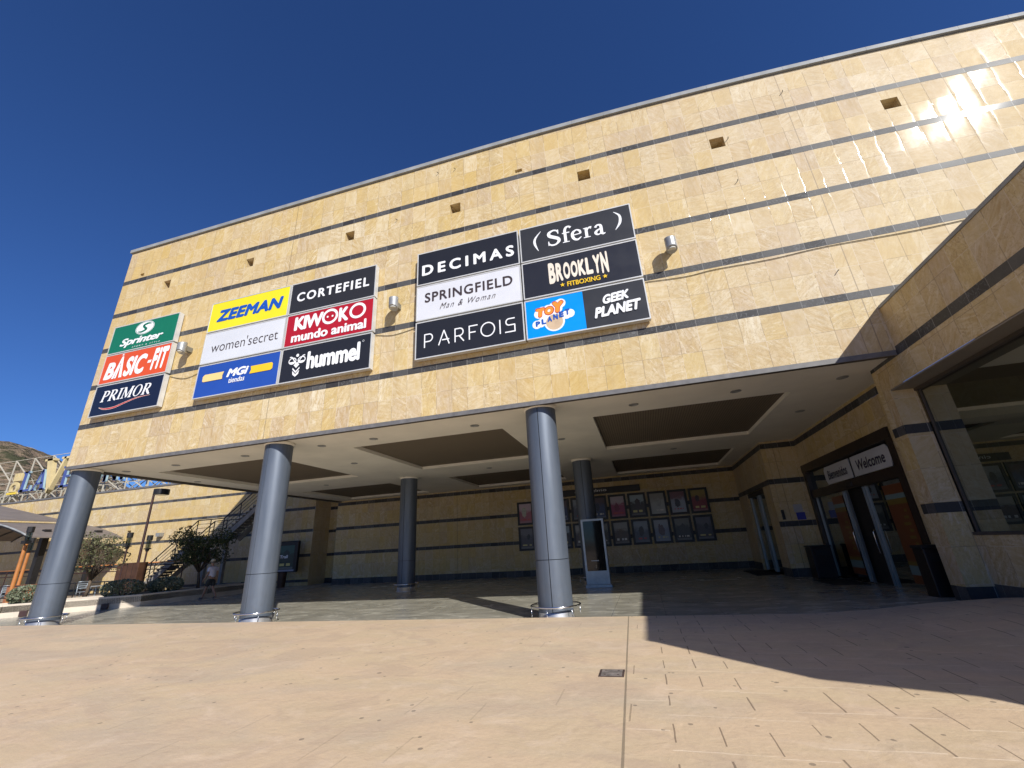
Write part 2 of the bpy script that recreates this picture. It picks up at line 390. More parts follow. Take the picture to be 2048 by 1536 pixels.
def print_mat(name, cols, seed):
    """generic film-poster print: blocks and blurs of colour"""
    t = NT(name)
    g = t.n('ShaderNodeTexCoord').outputs['Generated']
    u, _, v = t.sep(g)
    uvw = t.comb(u, t.math('MULTIPLY', v, 1.5), seed * 3.1)
    n = t.noise(uvw, 3.0, 5, .6, .8)
    rr = random.Random(seed)
    c = t.ramp(t.math('ADD', v, t.math('MULTIPLY', t.math('SUBTRACT', n, .5), .6)), [(.25, cols[0]), (.55, cols[0]), (.75, cols[1])])
    # a figure in the middle, a title and credit lines below
    cx, cz, w = rr.uniform(.35, .65), rr.uniform(.42, .6), rr.uniform(.14, .24)
    d = t.vmath('LENGTH', t.comb(t.math('DIVIDE', t.math('SUBTRACT', u, cx), w), t.math('DIVIDE', t.math('SUBTRACT', v, cz), w * 1.15), 0.0))
    x = t.n('ShaderNodeVectorMath', operation='LENGTH'); t.set(x.inputs[0], t.comb(t.math('DIVIDE', t.math('SUBTRACT', u, cx), w), t.math('DIVIDE', t.math('SUBTRACT', v, cz), w * 1.15), 0.0)); d = x.outputs['Value']
    body = t.math('LESS_THAN', t.math('ADD', d, t.math('MULTIPLY', n, 1.6)), 1.75)
    c = t.mix(body, c, t.mix(t.noise(uvw, 9, 4), (*cols[2], 1), (*[q * .35 for q in cols[2]], 1)))
    tv = t.math('MULTIPLY', t.math('GREATER_THAN', v, .14), t.math('LESS_THAN', v, .14 + rr.uniform(.06, .11)))
    tu = t.math('GREATER_THAN', t.white(t.comb(t.math('FLOOR', t.math('MULTIPLY', u, 16.0)), .5, seed + .5)), .35)
    tm = t.math('MULTIPLY', t.math('MULTIPLY', tv, tu), t.math('LESS_THAN', t.math('ABSOLUTE', t.math('SUBTRACT', u, .5)), .36))
    c = t.mix(t.math('MULTIPLY', tm, .9), c, (*([(.75, .72, .66), (.55, .08, .06), (.7, .6, .2)][seed % 3]), 1))
    cr = t.math('MULTIPLY', t.math('LESS_THAN', v, .10), t.math('LESS_THAN', t.math('FRACT', t.math('MULTIPLY', v, 30.0)), .5))
    c = t.mix(t.math('MULTIPLY', cr, .4), c, (.5, .5, .48, 1))
    return t.fin(c, .35, 0.0, None, .5)

M = dict(
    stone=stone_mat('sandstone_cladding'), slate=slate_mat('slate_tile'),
    plaza=plaza_mat(), floor=floor_mat(), slat=ceiling_slat_mat(), column=column_mat(), hill=hill_mat(),
    coping=simple('zinc_coping', (.28, .29, .29), .65, .0, .15, 2.0),
    soffit=simple('white_plaster', (.84, .80, .70), .8, 0, .05, .8),
    dark=simple('dark_void', (.018, .016, .014), .8, 0, .1),
    trim=simple('grey_slate_trim', (.15, .145, .145), .45, 0, .15, 5),
    trimdark=simple('dark_brown_trim', (.075, .062, .052), .6, 0, .1),  # even dark brown for fascia underside, roof and window frame
    chrome=simple('chrome', (.72, .72, .73), .16, 1.0, .03, 1),
    sleeve=simple('steel_sleeve', (.66, .66, .66), .34, .8, .05, 3),
    doorframe=simple('dark_door_frame', (.028, .017, .012), .4, 0, .15, 3),
    steel=simple('brushed_steel', (.32, .33, .33), .48, .9, .05, 1.5),
    alu=simple('white_aluminium', (.62, .62, .60), .40, .2, .06, 3),
    lampgrey=simple('lamp_grey', (.36, .365, .36), .42, .4, .08, 5),
    black=simple('black_metal', (.022, .021, .022), .42, .2, .2, 6),
    blackgloss=simple('black_screen', (.008, .009, .011), .06, 0, .1, 2),
    binblack=simple('bin_dark', (.018, .011, .010), .45, .1, .2, 5),
    maroon=simple('maroon_metal', (.045, .018, .016), .45, .1, .2, 5),
    orange=simple('orange_paint', (.46, .18, .05), .4, 0, .12, 3),
    brown=simple('rust_brown', (.075, .034, .018), .55, 0, .25, 2.5),
    truss=simple('white_truss', (.56, .51, .40), .5, .1, .08, 2),
    planter=simple('cream_render', (.60, .52, .42), .8, 0, .12, 1.6, .15),
    soil=simple('soil', (.07, .055, .035), .95, 0, .3, 3, .5),
    concrete=simple('stair_concrete', (.25, .235, .21), .8, 0, .15, 3),
    bark=simple('bark', (.11, .08, .055), .9, 0, .3, 8, .5),
    glass=glass_mat('window_glass', (.30, .36, .32)), clear=glass_mat('door_glass', (.42, .46, .43)),
    rail=simple('galvanised_rail', (.34, .38, .41), .4, .5, .1, 4),
    manhole=simple('worn_cast_iron', (.27, .235, .21), .55, .3, .35, 9, .3),
    manframe=simple('rusty_frame', (.085, .055, .045), .7, .2, .3, 9, .3),
    canvas=simple('canopy_brown', (.20, .165, .14), .75, 0, .1, 1.5),
    gold=simple('gold_letter', (.66, .53, .27), .45, 0, .12, 1),
    blue=simple('deep_blue_letter', (.07, .10, .29), .4, 0, .1, 1),
    paleblue=simple('pale_blue_edge', (.38, .52, .55), .4, 0, .1, 1),
    yellowbase=simple('bright_yellow', (.75, .55, .06), .4, 0, .05, 1),
    mat=simple('rubber_mat', (.012, .012, .012), .9, 0, .2, 12, .3),
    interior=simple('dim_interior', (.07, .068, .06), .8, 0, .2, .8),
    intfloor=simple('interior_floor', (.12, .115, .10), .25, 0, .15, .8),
    terrace=simple('terrace_paving', (.36, .29, .22), .8, 0, .15, .6),
    ground=simple('dry_ground', (.24, .19, .135), .95, 0, .25, .02),
    leafg=leaf_mat('olive_leaves', (.06, .065, .028), (.12, .125, .055), (.22, .215, .12)),
    leafd=leaf_mat('dark_leaves', (.030, .042, .016), (.058, .078, .026), (.10, .115, .045)),
    leafs=leaf_mat('silver_leaves', (.13, .15, .085), (.21, .235, .15), (.30, .32, .22)),
    white=simple('white_letter', (.82, .83, .84), .4, 0, .02, 1),
    cream=simple('cream_letter', (.78, .70, .58), .4, 0, .05, 1),
    red=simple('red_letter', (.48, .02, .03), .4, 0, .05, 1),
    ink=simple('dark_letter', (.05, .035, .035), .4, 0, .05, 1),
    yellow=simple('yellow_letter', (.80, .52, .02), .4, 0, .04, 1),
    zblue=simple('blue_letter', (.012, .085, .42), .4, 0, .04, 1),
    torange=simple('orange_letter', (.80, .28, .03), .4, 0, .06, 1),
    tan=simple('tan_disc', (.62, .46, .30), .4, 0, .15, 2),
    sand=simple('sand_bar', (.80, .60, .24), .4, 0, .04, 1),
    lens=simple('lamp_glass', (.55, .55, .50), .15, 0, .05, 2),
)
FACE = {}
def face_mat(name, col, rough=.32):
    if name not in FACE: FACE[name] = simple(name, col, rough, 0, .05, .9)
    return FACE[name]

# ------------------------------------------------------------------ mesh helpers
class MB:
    def __init__(s): s.v = []; s.f = []; s.m = []
    def add(s, verts, faces, mi=0):
        o = len(s.v); s.v += [tuple(p) for p in verts]
        for f in faces: s.f.append([o + i for i in f]); s.m.append(mi)
        return s
    def quad(s, a, b, c, d, mi=0): return s.add([a, b, c, d], [(0, 1, 2, 3)], mi)
    def box(s, x0, x1, y0, y1, z0, z1, mi=0, skip=''):
        v = [(x, y, z) for z in (z0, z1) for y in (y0, y1) for x in (x0, x1)]
        F = dict(b=(0, 2, 3, 1), t=(4, 5, 7, 6), f=(0, 1, 5, 4), k=(2, 6, 7, 3), l=(0, 4, 6, 2), r=(1, 3, 7, 5))
        return s.add(v, [F[k] for k in F if k not in skip], mi)
    def obox(s, a, b, w, h, mi=0, up=(0, 0, 1)):
        """bar from a to b, w wide, h high"""
        a = Vector(a); b = Vector(b); d = (b - a).normalized(); u = Vector(up)
        if abs(d.dot(u)) > .98: u = Vector((0, 1, 0))
        sx = d.cross(u).normalized() * (w / 2); u2 = sx.cross(d).normalized() * (h / 2)
        v = [p + i * sx + j * u2 for p in (a, b) for j in (-1, 1) for i in (-1, 1)]
        return s.add(v, [(0, 2, 3, 1), (4, 5, 7, 6), (0, 1, 5, 4), (2, 6, 7, 3), (0, 4, 6, 2), (1, 3, 7, 5)], mi)
    def cyl(s, a, b, r0, r1=None, n=16, mi=0, cap=True):
        r1 = r0 if r1 is None else r1
        a = Vector(a); b = Vector(b); d = (b - a).normalized()
        u = Vector((0, 0, 1)) if abs(d.z) < .9 else Vector((1, 0, 0))
        x = d.cross(u).normalized(); y = d.cross(x)
        v = []
        for p, r in ((a, r0), (b, r1)):
            for i in range(n):
                t = 2 * math.pi * i / n; v.append(p + x * (r * math.cos(t)) + y * (r * math.sin(t)))
        F = [(i, (i + 1) % n, n + (i + 1) % n, n + i) for i in range(n)]
        if cap: F += [tuple(range(n - 1, -1, -1)), tuple(range(n, 2 * n))]
        return s.add(v, F, mi)
    def tube(s, pts, r, n=8, mi=0, closed=False):
        P = [Vector(p) for p in pts]; k = len(P); rr = r if isinstance(r, (list, tuple)) else [r] * k
        v = []; up = Vector((0, 0, 1))
        for i in range(k):
            d = (P[(i + 1) % k] - P[i - 1]) if closed else (P[min(i + 1, k - 1)] - P[max(i - 1, 0)])
            d.normalize(); u = up if abs(d.z) < .95 else Vector((0, 1, 0))
            x = d.cross(u).normalized(); y = x.cross(d)
            for j in range(n):
                t = 2 * math.pi * j / n; v.append(P[i] + x * (rr[i] * math.cos(t)) + y * (rr[i] * math.sin(t)))
        F = []
        for i in range(k if closed else k - 1):
            a = i * n; b = ((i + 1) % k) * n
            for j in range(n): F.append((a + j, a + (j + 1) % n, b + (j + 1) % n, b + j))
        if not closed: F += [tuple(range(n - 1, -1, -1)), tuple(range((k - 1) * n, k * n))]
        return s.add(v, F, mi)
    def lathe(s, prof, c=(0, 0, 0), n=24, mi=0):
        v = []
        for r, z in prof:
            for j in range(n):
                t = 2 * math.pi * j / n; v.append((c[0] + r * math.cos(t), c[1] + r * math.sin(t), c[2] + z))
        F = []
        for i in range(len(prof) - 1):
            for j in range(n): F.append((i * n + j, i * n + (j + 1) % n, (i + 1) * n + (j + 1) % n, (i + 1) * n + j))
        F += [tuple(range(n - 1, -1, -1)), tuple(range((len(prof) - 1) * n, len(prof) * n))]
        return s.add(v, F, mi)
    def prism(s, poly, y0, y1, mi=0):
        """poly in (x, z), extruded from y0 to y1"""
        n = len(poly); v = [(p[0], y, p[1]) for y in (y0, y1) for p in poly]
        F = [tuple(range(n)), tuple(range(2 * n - 1, n - 1, -1))] + [(i, n + i, n + (i + 1) % n, (i + 1) % n) for i in range(n)]
        return s.add(v, F, mi)
    def slab(s, poly, z0, z1, mi=0):
        n = len(poly); v = [(p[0], p[1], z) for z in (z0, z1) for p in poly]
        F = [tuple(range(n - 1, -1, -1)), tuple(range(n, 2 * n))] + [(i, (i + 1) % n, n + (i + 1) % n, n + i) for i in range(n)]
        return s.add(v, F, mi)
    def build(s, name, mats, parent=None, smooth=False, bevel=0, warp=None, local=False):
        me = bpy.data.meshes.new(name)
        me.from_pydata(s.v, [], s.f)
        mats = mats if isinstance(mats, (list, tuple)) else [mats]
        for m in mats: me.materials.append(M[m] if isinstance(m, str) else m)
        me.polygons.foreach_set('material_index', s.m)
        uvl = me.uv_layers.new(name='UVMap')
        uvs = [0.0] * (2 * len(me.loops))
        for p in me.polygons:
            nx, ny, nz = (abs(c) for c in p.normal)
            for li in p.loop_indices:
                co = me.vertices[me.loops[li].vertex_index].co
                if nz > nx and nz > ny: q = (co.x, co.y)
                elif nx > ny: q = (co.y, co.z)
                else: q = (co.x, co.z)
                uvs[2 * li], uvs[2 * li + 1] = q
        uvl.data.foreach_set('uv', uvs)
        if warp:
            for v in me.vertices: v.co = warp(v.co)
        if parent is not None and not local:
            off = world_loc(parent)
            for v in me.vertices: v.co -= off
        if smooth: me.polygons.foreach_set('use_smooth', [True] * len(me.polygons))
        me.update()
        o = bpy.data.objects.new(name, me); scn.collection.objects.link(o)
        if parent is not None: o.parent = parent
        if bevel:
            b = o.modifiers.new('bevel', 'BEVEL'); b.width = bevel; b.segments = 2; b.limit_method = 'ANGLE'; b.angle_limit = R(40)
        return o

def world_loc(o):
    l = Vector((0, 0, 0))
    while o is not None: l += o.location; o = o.parent
    return l

def tag(o, label=None, cat=None, group=None, kind=None):
    if label: o['label'] = label
    if cat: o['category'] = cat
    if group: o['group'] = group
    if kind: o['kind'] = kind
    return o

def thing(name, label, cat, loc=(0, 0, 0), group=None, rz=0.0):
    o = bpy.data.objects.new(name, None); o.empty_display_size = .2
    scn.collection.objects.link(o); o.location = loc; o.rotation_euler = (0, 0, rz)
    return tag(o, label, cat, group)

def dup(root, loc, label, rz=0.0):
    r = root.copy(); scn.collection.objects.link(r); r.location = loc; r.rotation_euler = (0, 0, rz)
    r['label'] = label
    for ch in list(root.children):
        c = ch.copy(); scn.collection.objects.link(c); c.parent = r
        for g in list(ch.children):
            d = g.copy(); scn.collection.objects.link(d); d.parent = c
    return r

def grid_wall(mb, axis, at, u0, u1, w0, w1, holes=(), step=None, depth=.4, mi=0, back=1, inward=1, ucuts=()):
    """wall in the plane axis=at ('y' or 'x' or 'z'); u runs along it, w across; holes get reveals and a back"""
    us = {u0, u1}; wsn = {w0, w1}
    if step:
        k = math.ceil(u0 / step)
        while k * step < u1: us.add(k * step) if k * step > u0 else None; k += 1
    for h in holes: us |= {h[0], h[1]}; wsn |= {h[2], h[3]}
    us |= set(c for c in ucuts if u0 < c < u1)
    us = sorted(us); wsn = sorted(wsn)
    def P(u, w, d=0.0):
        a = at + d * inward
        return (u, a, w) if axis == 'y' else ((a, u, w) if axis == 'x' else (u, w, a))
    for i in range(len(us) - 1):
        for j in range(len(wsn) - 1):
            cu = (us[i] + us[i + 1]) / 2; cw = (wsn[j] + wsn[j + 1]) / 2
            if any(h[0] < cu < h[1] and h[2] < cw < h[3] for h in holes): continue
            mb.quad(P(us[i], wsn[j]), P(us[i + 1], wsn[j]), P(us[i + 1], wsn[j + 1]), P(us[i], wsn[j + 1]), mi)
    for h in holes:
        d = h[4] if len(h) > 4 else depth
        a, b, c, e = h[:4]
        mb.quad(P(a, c), P(a, c, d), P(a, e, d), P(a, e), mi); mb.quad(P(b, c), P(b, e), P(b, e, d), P(b, c, d), mi)
        mb.quad(P(a, c), P(b, c), P(b, c, d), P(a, c, d), mi); mb.quad(P(a, e), P(a, e, d), P(b, e, d), P(b, e), mi)
        if back is not None: mb.quad(P(a, c, d), P(b, c, d), P(b, e, d), P(a, e, d), back)
    return mb

# ------------------------------------------------------------------ ground
def sstep(a, b, x):
    t = min(1, max(0, (x - a) / (b - a))); return t * t * (3 - 2 * t)
def gz(x, y):
    if y < -.557: return .12 + .24 * sstep(5.0, 8.0, x) * sstep(1.6, -1.4, y) * sstep(-4.6, -2.2, y)
    return .15 * sstep(3.0, 7.9, x) * sstep(6.5, .6, y)
def ground_grid(name, x0, x1, y0, y1, nx, ny, mat, thick=None):
    mb = MB(); v = []
    for j in range(ny + 1):
        for i in range(nx + 1):
            x = x0 + (x1 - x0) * i / nx; y = y0 + (y1 - y0) * j / ny
            v.append((x, y, gz(x, y if y1 > -.5 else min(y, -.558))))
    f = [(j * (nx + 1) + i, j * (nx + 1) + i + 1, (j + 1) * (nx + 1) + i + 1, (j + 1) * (nx + 1) + i) for j in range(ny) for i in range(nx)]
    mb.add(v, f)
    if thick:   # little step down to the polished floor
        for i in range(nx):
            a = v[ny * (nx + 1) + i]; b = v[ny * (nx + 1) + i + 1]
            mb.quad(a, b, (b[0], b[1], -.04), (a[0], a[1], -.04))
    return tag(mb.build(name, mat, smooth=False), kind='structure')
mbg = MB(); mbg.quad((-3000, -3000, -.06), (3000, -3000, -.06), (3000, 3000, -.06), (-3000, 3000, -.06))
tag(mbg.build('ground', 'ground'), kind='structure')
ground_grid('plaza', -70, 40, -60, -.56, 110, 60, 'plaza', True)
ground_grid('covered_floor', -24, 9.2, -.556, 14.7, 66, 30, 'floor')
mbg = MB(); mbg.slab([(-80, -.55), (-24.02, -.55), (-24.02, 4.5), (-20.9, 7.0), (-20.9, 14.58), (-80, 14.58)], -.05, .035)
tag(mbg.build('terrace', 'terrace'), kind='structure')

# ------------------------------------------------------------------ the shopping centre
YF, XL, XR, ZT, ZS = -.556, -17.12, 22.0, 14.22, 5.065
bands = [(6.43, 6.62), (7.97, 8.16), (9.51, 9.70), (11.06, 11.25), (12.61, 12.80)]
def droop(co):
    """the long front settles and bows slightly towards its far right end"""
    x, y, z = co
    if x > -2 and z > 8.5: z -= 6.6e-4 * (x + 2) ** 2 * (z - 8.5)
    co.z = z
    return co
B = thing('shopping_centre', 'large sandstone clad shopping centre with dark slate bands and a covered entrance', 'building', (-4, 6, 0))
slots = [(cx - .185, cx + .185, 11.90, 12.28, .5) for cx in (-14.57, -10.5, -6.17, -2.18, 2.04, 5.8, 9.92, 14.0)]
vents = [(cx - .115, cx + .115, 12.88, 13.01, .2) for cx in (.03, -16.16)]
zs = [5.10] + [z for b in bands for z in b] + [ZT]
mb = MB()
for i in range(0, len(zs), 2):
    a, b = zs[i], zs[i + 1]
    grid_wall(mb, 'y', YF, XL, XR, a, b, [h for h in slots + vents if a < h[2] < b], step=1.0)
mb.box(XL, XR, YF, YF + .02, 5.1, 5.1, skip='bftklr')
mb.quad((XL, YF, 5.1), (XL, 30, 5.1), (XL, 30, ZT), (XL, YF, ZT))            # left flank
mb.quad((XR, YF, 0), (XR, 30, 0), (XR, 30, ZT - 2), (XR, YF, ZT - 2))
mb.quad((XL, 30, 0), (XR, 30, 0), (XR, 30, ZT), (XL, 30, ZT))
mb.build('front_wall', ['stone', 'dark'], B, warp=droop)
for a, b in bands:
    mb = MB(); grid_wall(mb, 'y', YF - .003, XL - .003, XR, a, b, step=1.0)
    mb.quad((XL - .003, YF - .003, a), (XL - .003, 30, a), (XL - .003, 30, b), (XL - .003, YF - .003, b))
    mb.build('slate_band', 'slate', B, warp=droop)
mb = MB()
n = 39
for i in range(n):      # coping in lengths
    xa = XL - .06 + (XR - XL + .06) * i / n; xb = XL - .06 + (XR - XL + .06) * (i + 1) / n
    mb.box(xa, xb - .004, YF - .07, YF + .5, ZT + .03, ZT + .17)
mb.box(XL - .06, XL + .5, YF + .5, 30, ZT + .03, ZT + .17)
mb.build('roof_coping', 'coping', B, warp=droop)
mb = MB(); mb.box(XL + .02, XR, YF + .02, 30, ZT - .25, ZT + .02); mb.build('roof', 'trimdark', B, warp=droop)
# fascia below the stone and its dark brown underside strip
mb = MB(); mb.box(XL - .012, 7.93, YF - .012, YF + .02, 4.985, 5.10); mb.box(XL - .012, XL + .02, YF + .02, 14.6, 4.985, 5.10)
mb.build('fascia_trim', 'trim', B)
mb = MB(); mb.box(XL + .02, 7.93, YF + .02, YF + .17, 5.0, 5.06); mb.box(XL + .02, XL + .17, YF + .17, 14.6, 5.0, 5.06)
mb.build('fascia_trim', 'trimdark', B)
rngp = random.Random(11)
for k in range(16):      # little fixing pins left in the wall
    px, pz = rngp.uniform(-15, 12), rngp.choice((7.5, 9.0, 10.6, 12.15, 13.6)) + rngp.uniform(-.3, .3)
    if -17 < px < 3.3 and 6.6 < pz < 10.6: continue
    m_ = MB(); m_.cyl((px, YF, pz), (px - .02, YF - .09, pz - .03), .010, n=6); m_.build('fixing_pin', 'black', B, warp=droop)
# soffit with six recessed slatted panels
pan = []
for x0, x1 in ((-15.72, -10.2), (-6.92, -1.56), (1.25, 6.5)):
    pan += [(x0, x1, 1.58, 6.68, .12), (x0, x1, 9.4, 13.95, .12)]
mb = MB(); grid_wall(mb, 'z', ZS, XL + .17, 8.5, YF + .17, 14.6, pan, back=None)
mb.build('soffit', 'soffit', B)
for p in pan:
    mb = MB(); mb.quad((p[0] - .05, p[2] - .05, ZS + .118), (p[1] + .05, p[2] - .05, ZS + .118), (p[1] + .05, p[3] + .05, ZS + .118), (p[0] - .05, p[3] + .05, ZS + .118))
    mb.build('ceiling_panel', 'slat', B)
for x, y in ((-16.3, .85), (-13.9, .88), (-10.74, .86), (-7.6, .86), (-5.64, .84), (-2.2, .84), (2.44, .83), (5.02, .83), (7.44, .85),
             (-16.5, 3.9), (-8.49, 3.9), (-8.49, 8.0), (-16.5, 8.0), (-.1, 3.9), (7.4, 3.9), (-13, 8.0), (-4.2, 8.0), (3.9, 8.0)):
    mb = MB(); mb.lathe([(.13, 0), (.135, -.012), (.105, -.02), (.10, -.004)], (x, y, ZS - .002), 20)
    mb.build('ceiling_light', 'lampgrey', B, smooth=True)

def wall_rows(mb, bb, axis, at, u0, u1, z0, z1, bz, holes=(), off=.003, sgn=-1, inward=1, step=None):
    """stone wall with slate bands bz, stone and bands butted"""
    z = z0
    for a, b in bz:
        if a > z: grid_wall(mb, axis, at, u0, u1, z, a, [h for h in holes if h[2] >= z - 1e-6 and h[3] <= a + 1e-6], inward=inward)
        if bb is not None:
            spans = [(u0, u1)]
            for h in holes:
                if h[2] < b and h[3] > a:
                    spans = [s for (p, q) in spans for s in ((p, min(q, h[0])), (max(p, h[1]), q)) if s[1] - s[0] > 1e-6]
            for p, q in spans:
                m_ = MB(); grid_wall(m_, axis, at + sgn * off, p, q, a, b); bb.append(m_)
        z = b
    if z < z1: grid_wall(mb, axis, at, u0, u1, z, z1, [h for h in holes if h[2] >= z - 1e-6], inward=inward)

def bands_out(bb, warp=None):
    for m_ in bb: m_.build('slate_band', 'slate', B, warp=warp)
BB = [(0.0, .32), (1.70, 1.89), (3.23, 3.42), (4.77, 4.98)]
YB = 14.6
mb, bb = MB(), []
wall_rows(mb, bb, 'y', YB, -17.2, 7.3, 0, ZS, BB)
mb.quad((-17.2, YB, 0), (-17.2, YB + 1.6, 0), (-17.2, YB + 1.6, ZS), (-17.2, YB, ZS))
mb.quad((-19.0, YB, 0), (-19.0, YB + 1.6, 0), (-19.0, YB + 1.6, 7.5), (-19.0, YB, 7.5))
wall_rows(mb, bb, 'y', YB + 1.6, -19.0, -17.2, 0, 7.5, BB, holes=[(-18.3, -17.25, 0, 3.2)] if False else ())
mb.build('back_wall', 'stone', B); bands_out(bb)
mb = MB(); mb.box(-18.35, -17.22, YB + 1.5, YB + 1.585, 0, 2.9); mb.build('service_door', 'black', B)
# far wing, sunlit, with the same banding
FB = [(.2, .36), (1.72, 1.91), (3.27, 3.46), (4.72, 4.91), (6.2, 6.39)]
fslots = [(x - .2, x + .2, 4.0, 4.36, .45) for x in (-51.5, -46.0, -40.5, -35.9, -29.9, -24.4)]
mb, bb = MB(), []
wall_rows(mb, bb, 'y', YB, -75, -19.0, 0, 7.5, FB, holes=fslots)
mb.quad((-75, YB, 7.5), (-17.13, YB, 7.5), (-17.13, 34, 7.5), (-75, 34, 7.5), 1)
mb.build('far_wall', ['stone', 'dark'], B); bands_out(bb)
mb = MB(); mb.box(-75, -17.2, YB - .05, YB + .3, 7.52, 7.66); mb.build('roof_coping', 'trim', B)
# right side: jut, inner door wall, entrance wall, pier
JB = [(0.0, .3), (1.76, 1.96), (3.36, 3.56), (4.77, 4.98)]
mb, bb = MB(), []
wall_rows(mb, bb, 'y', 8.6, 7.25, 8.5, 0, ZS, JB)
wall_rows(mb, bb, 'x', 7.25, 8.6, YB, 0, ZS, [(3.36, 3.56), (4.77, 4.98)], holes=[(9.7, 12.9, 0, 3.36, .35)], sgn=-1)
bb.append(grid_wall(MB(), 'x', 7.247, 8.6, 9.7, 0, .3)); bb.append(grid_wall(MB(), 'x', 7.247, 12.9, YB, 0, .3))
wall_rows(mb, bb, 'x', 8.5, .65, 8.6, 0, ZS, [(4.77, 4.98)], holes=[(1.9, 8.45, 0, 3.95, .25)], sgn=-1)
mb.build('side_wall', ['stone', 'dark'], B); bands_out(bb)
mb, bb = MB(), []
PBz = [(.1, .42), (1.78, 1.98), (3.42, 3.62)]
wall_rows(mb, bb, 'x', 7.95, .18, .65, .1, 4.98, PBz)
wall_rows(mb, bb, 'y', .65, 7.95, 8.5, .1, 4.98, PBz, sgn=1)
wall_rows(mb, bb, 'y', .18, 7.95, 8.42, .1, 4.43, PBz, sgn=-1)
mb.build('pier', 'stone', B); bands_out(bb)
# glazed wing on the right: fascia beam, window, sill wall, room behind
WY0 = -9.7
def skew(co):
    """the far end of the wing runs off at an angle"""
    if co.x > 7.9: co.y -= .40 * (co.x - 7.95) * max(0.0, (.18 - co.y) / (.18 - WY0))
    return co
mb, bb = MB(), []
for a, b in ((4.43, 4.98), (5.18, 6.1)):
    mb.quad((7.95, WY0, a), (7.95, .179 if b < 5.1 else YF, a), (7.95, .179 if b < 5.1 else YF, b), (7.95, WY0, b))
    mb.quad((7.95, WY0, a), (22, WY0, a), (22, WY0, b), (7.95, WY0, b))
mb.quad((7.95, .65, 4.98), (8.5, .65, 4.98), (8.5, .65, 5.06), (7.95, .65, 5.06))
bb.append(grid_wall(MB(), 'x', 7.947, WY0, .65, 4.98, 5.18)); bb.append(grid_wall(MB(), 'y', WY0 - .003, 7.95, 22, 4.98, 5.18))
mb.build('wing_fascia', 'stone', B, warp=skew); bands_out(bb, skew)
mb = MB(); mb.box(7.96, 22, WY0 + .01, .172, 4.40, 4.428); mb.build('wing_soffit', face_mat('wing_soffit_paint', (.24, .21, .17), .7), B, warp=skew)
mb = MB(); mb.box(7.93, 22, WY0 - .02, YF - .014, 6.102, 6.17); mb.build('wing_roof', 'coping', B, warp=skew)
mb, bb = MB(), []
wall_rows(mb, bb, 'x', 8.4, WY0 + .5, .18, .1, 1.33, [(.1, .46)])
wall_rows(mb, bb, 'y', WY0 + .5, 8.4, 22, .1, 1.33, [(.1, .46)])
mb.build('sill_wall', 'stone', B, warp=skew); bands_out(bb, skew)
W = MB(); W.quad((8.47, WY0 + .57, 1.36), (8.47, .17, 1.36), (8.47, .17, 4.42), (8.47, WY0 + .57, 4.42))
W.quad((8.47, WY0 + .57, 1.36), (22, WY0 + .57, 1.36), (22, WY0 + .57, 4.42), (8.47, WY0 + .57, 4.42))
wd = W.build('window', 'glass', B, warp=skew)
mb = MB()
mb.box(8.38, 8.52, WY0 + .62, .178, 1.334, 1.39); mb.box(8.38, 8.52, WY0 + .5, .178, 4.34, 4.396)
mb.box(8.44, 8.50, .125, .165, 1.39, 4.34); mb.box(8.42, 8.52, WY0 + .5, WY0 + .58, 1.39, 4.34)
for y in (-3.6, -6.4): mb.box(8.43, 8.51, y, y + .06, 1.39, 4.34)
mb.box(8.5, 22, WY0 + .48, WY0 + .618, 1.334, 1.39); mb.box(8.52, 22, WY0 + .52, WY0 + .60, 4.34, 4.396)
mb.build('window_frame', 'trimdark', wd, warp=skew)
mb, bb = MB(), []
wall_rows(mb, bb, 'y', .175, 8.55, 10.4, .16, 4.43, [(.16, .5), (1.6, 1.85), (3.42, 3.62)])
mb.build('inner_wall', 'stone', B, warp=skew); bands_out(bb, skew)
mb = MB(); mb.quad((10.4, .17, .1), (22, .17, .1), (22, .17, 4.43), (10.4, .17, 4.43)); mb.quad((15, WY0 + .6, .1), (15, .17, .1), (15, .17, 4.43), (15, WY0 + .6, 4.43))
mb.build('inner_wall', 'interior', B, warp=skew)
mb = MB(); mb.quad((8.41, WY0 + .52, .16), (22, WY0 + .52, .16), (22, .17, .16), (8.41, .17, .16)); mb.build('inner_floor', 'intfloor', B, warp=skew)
# entrance lobby behind the doors
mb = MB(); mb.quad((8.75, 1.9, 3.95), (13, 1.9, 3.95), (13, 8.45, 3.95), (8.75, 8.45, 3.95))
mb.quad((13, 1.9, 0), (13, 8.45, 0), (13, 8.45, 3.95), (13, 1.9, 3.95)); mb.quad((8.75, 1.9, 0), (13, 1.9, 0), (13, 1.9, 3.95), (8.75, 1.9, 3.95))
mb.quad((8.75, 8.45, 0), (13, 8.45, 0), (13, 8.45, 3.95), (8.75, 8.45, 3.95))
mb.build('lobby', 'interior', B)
mb = MB(); mb.quad((8.52, 1.9, .004), (13, 1.9, .004), (13, 8.45, .004), (8.52, 8.45, .004)); mb.build('lobby_floor', 'intfloor', B)
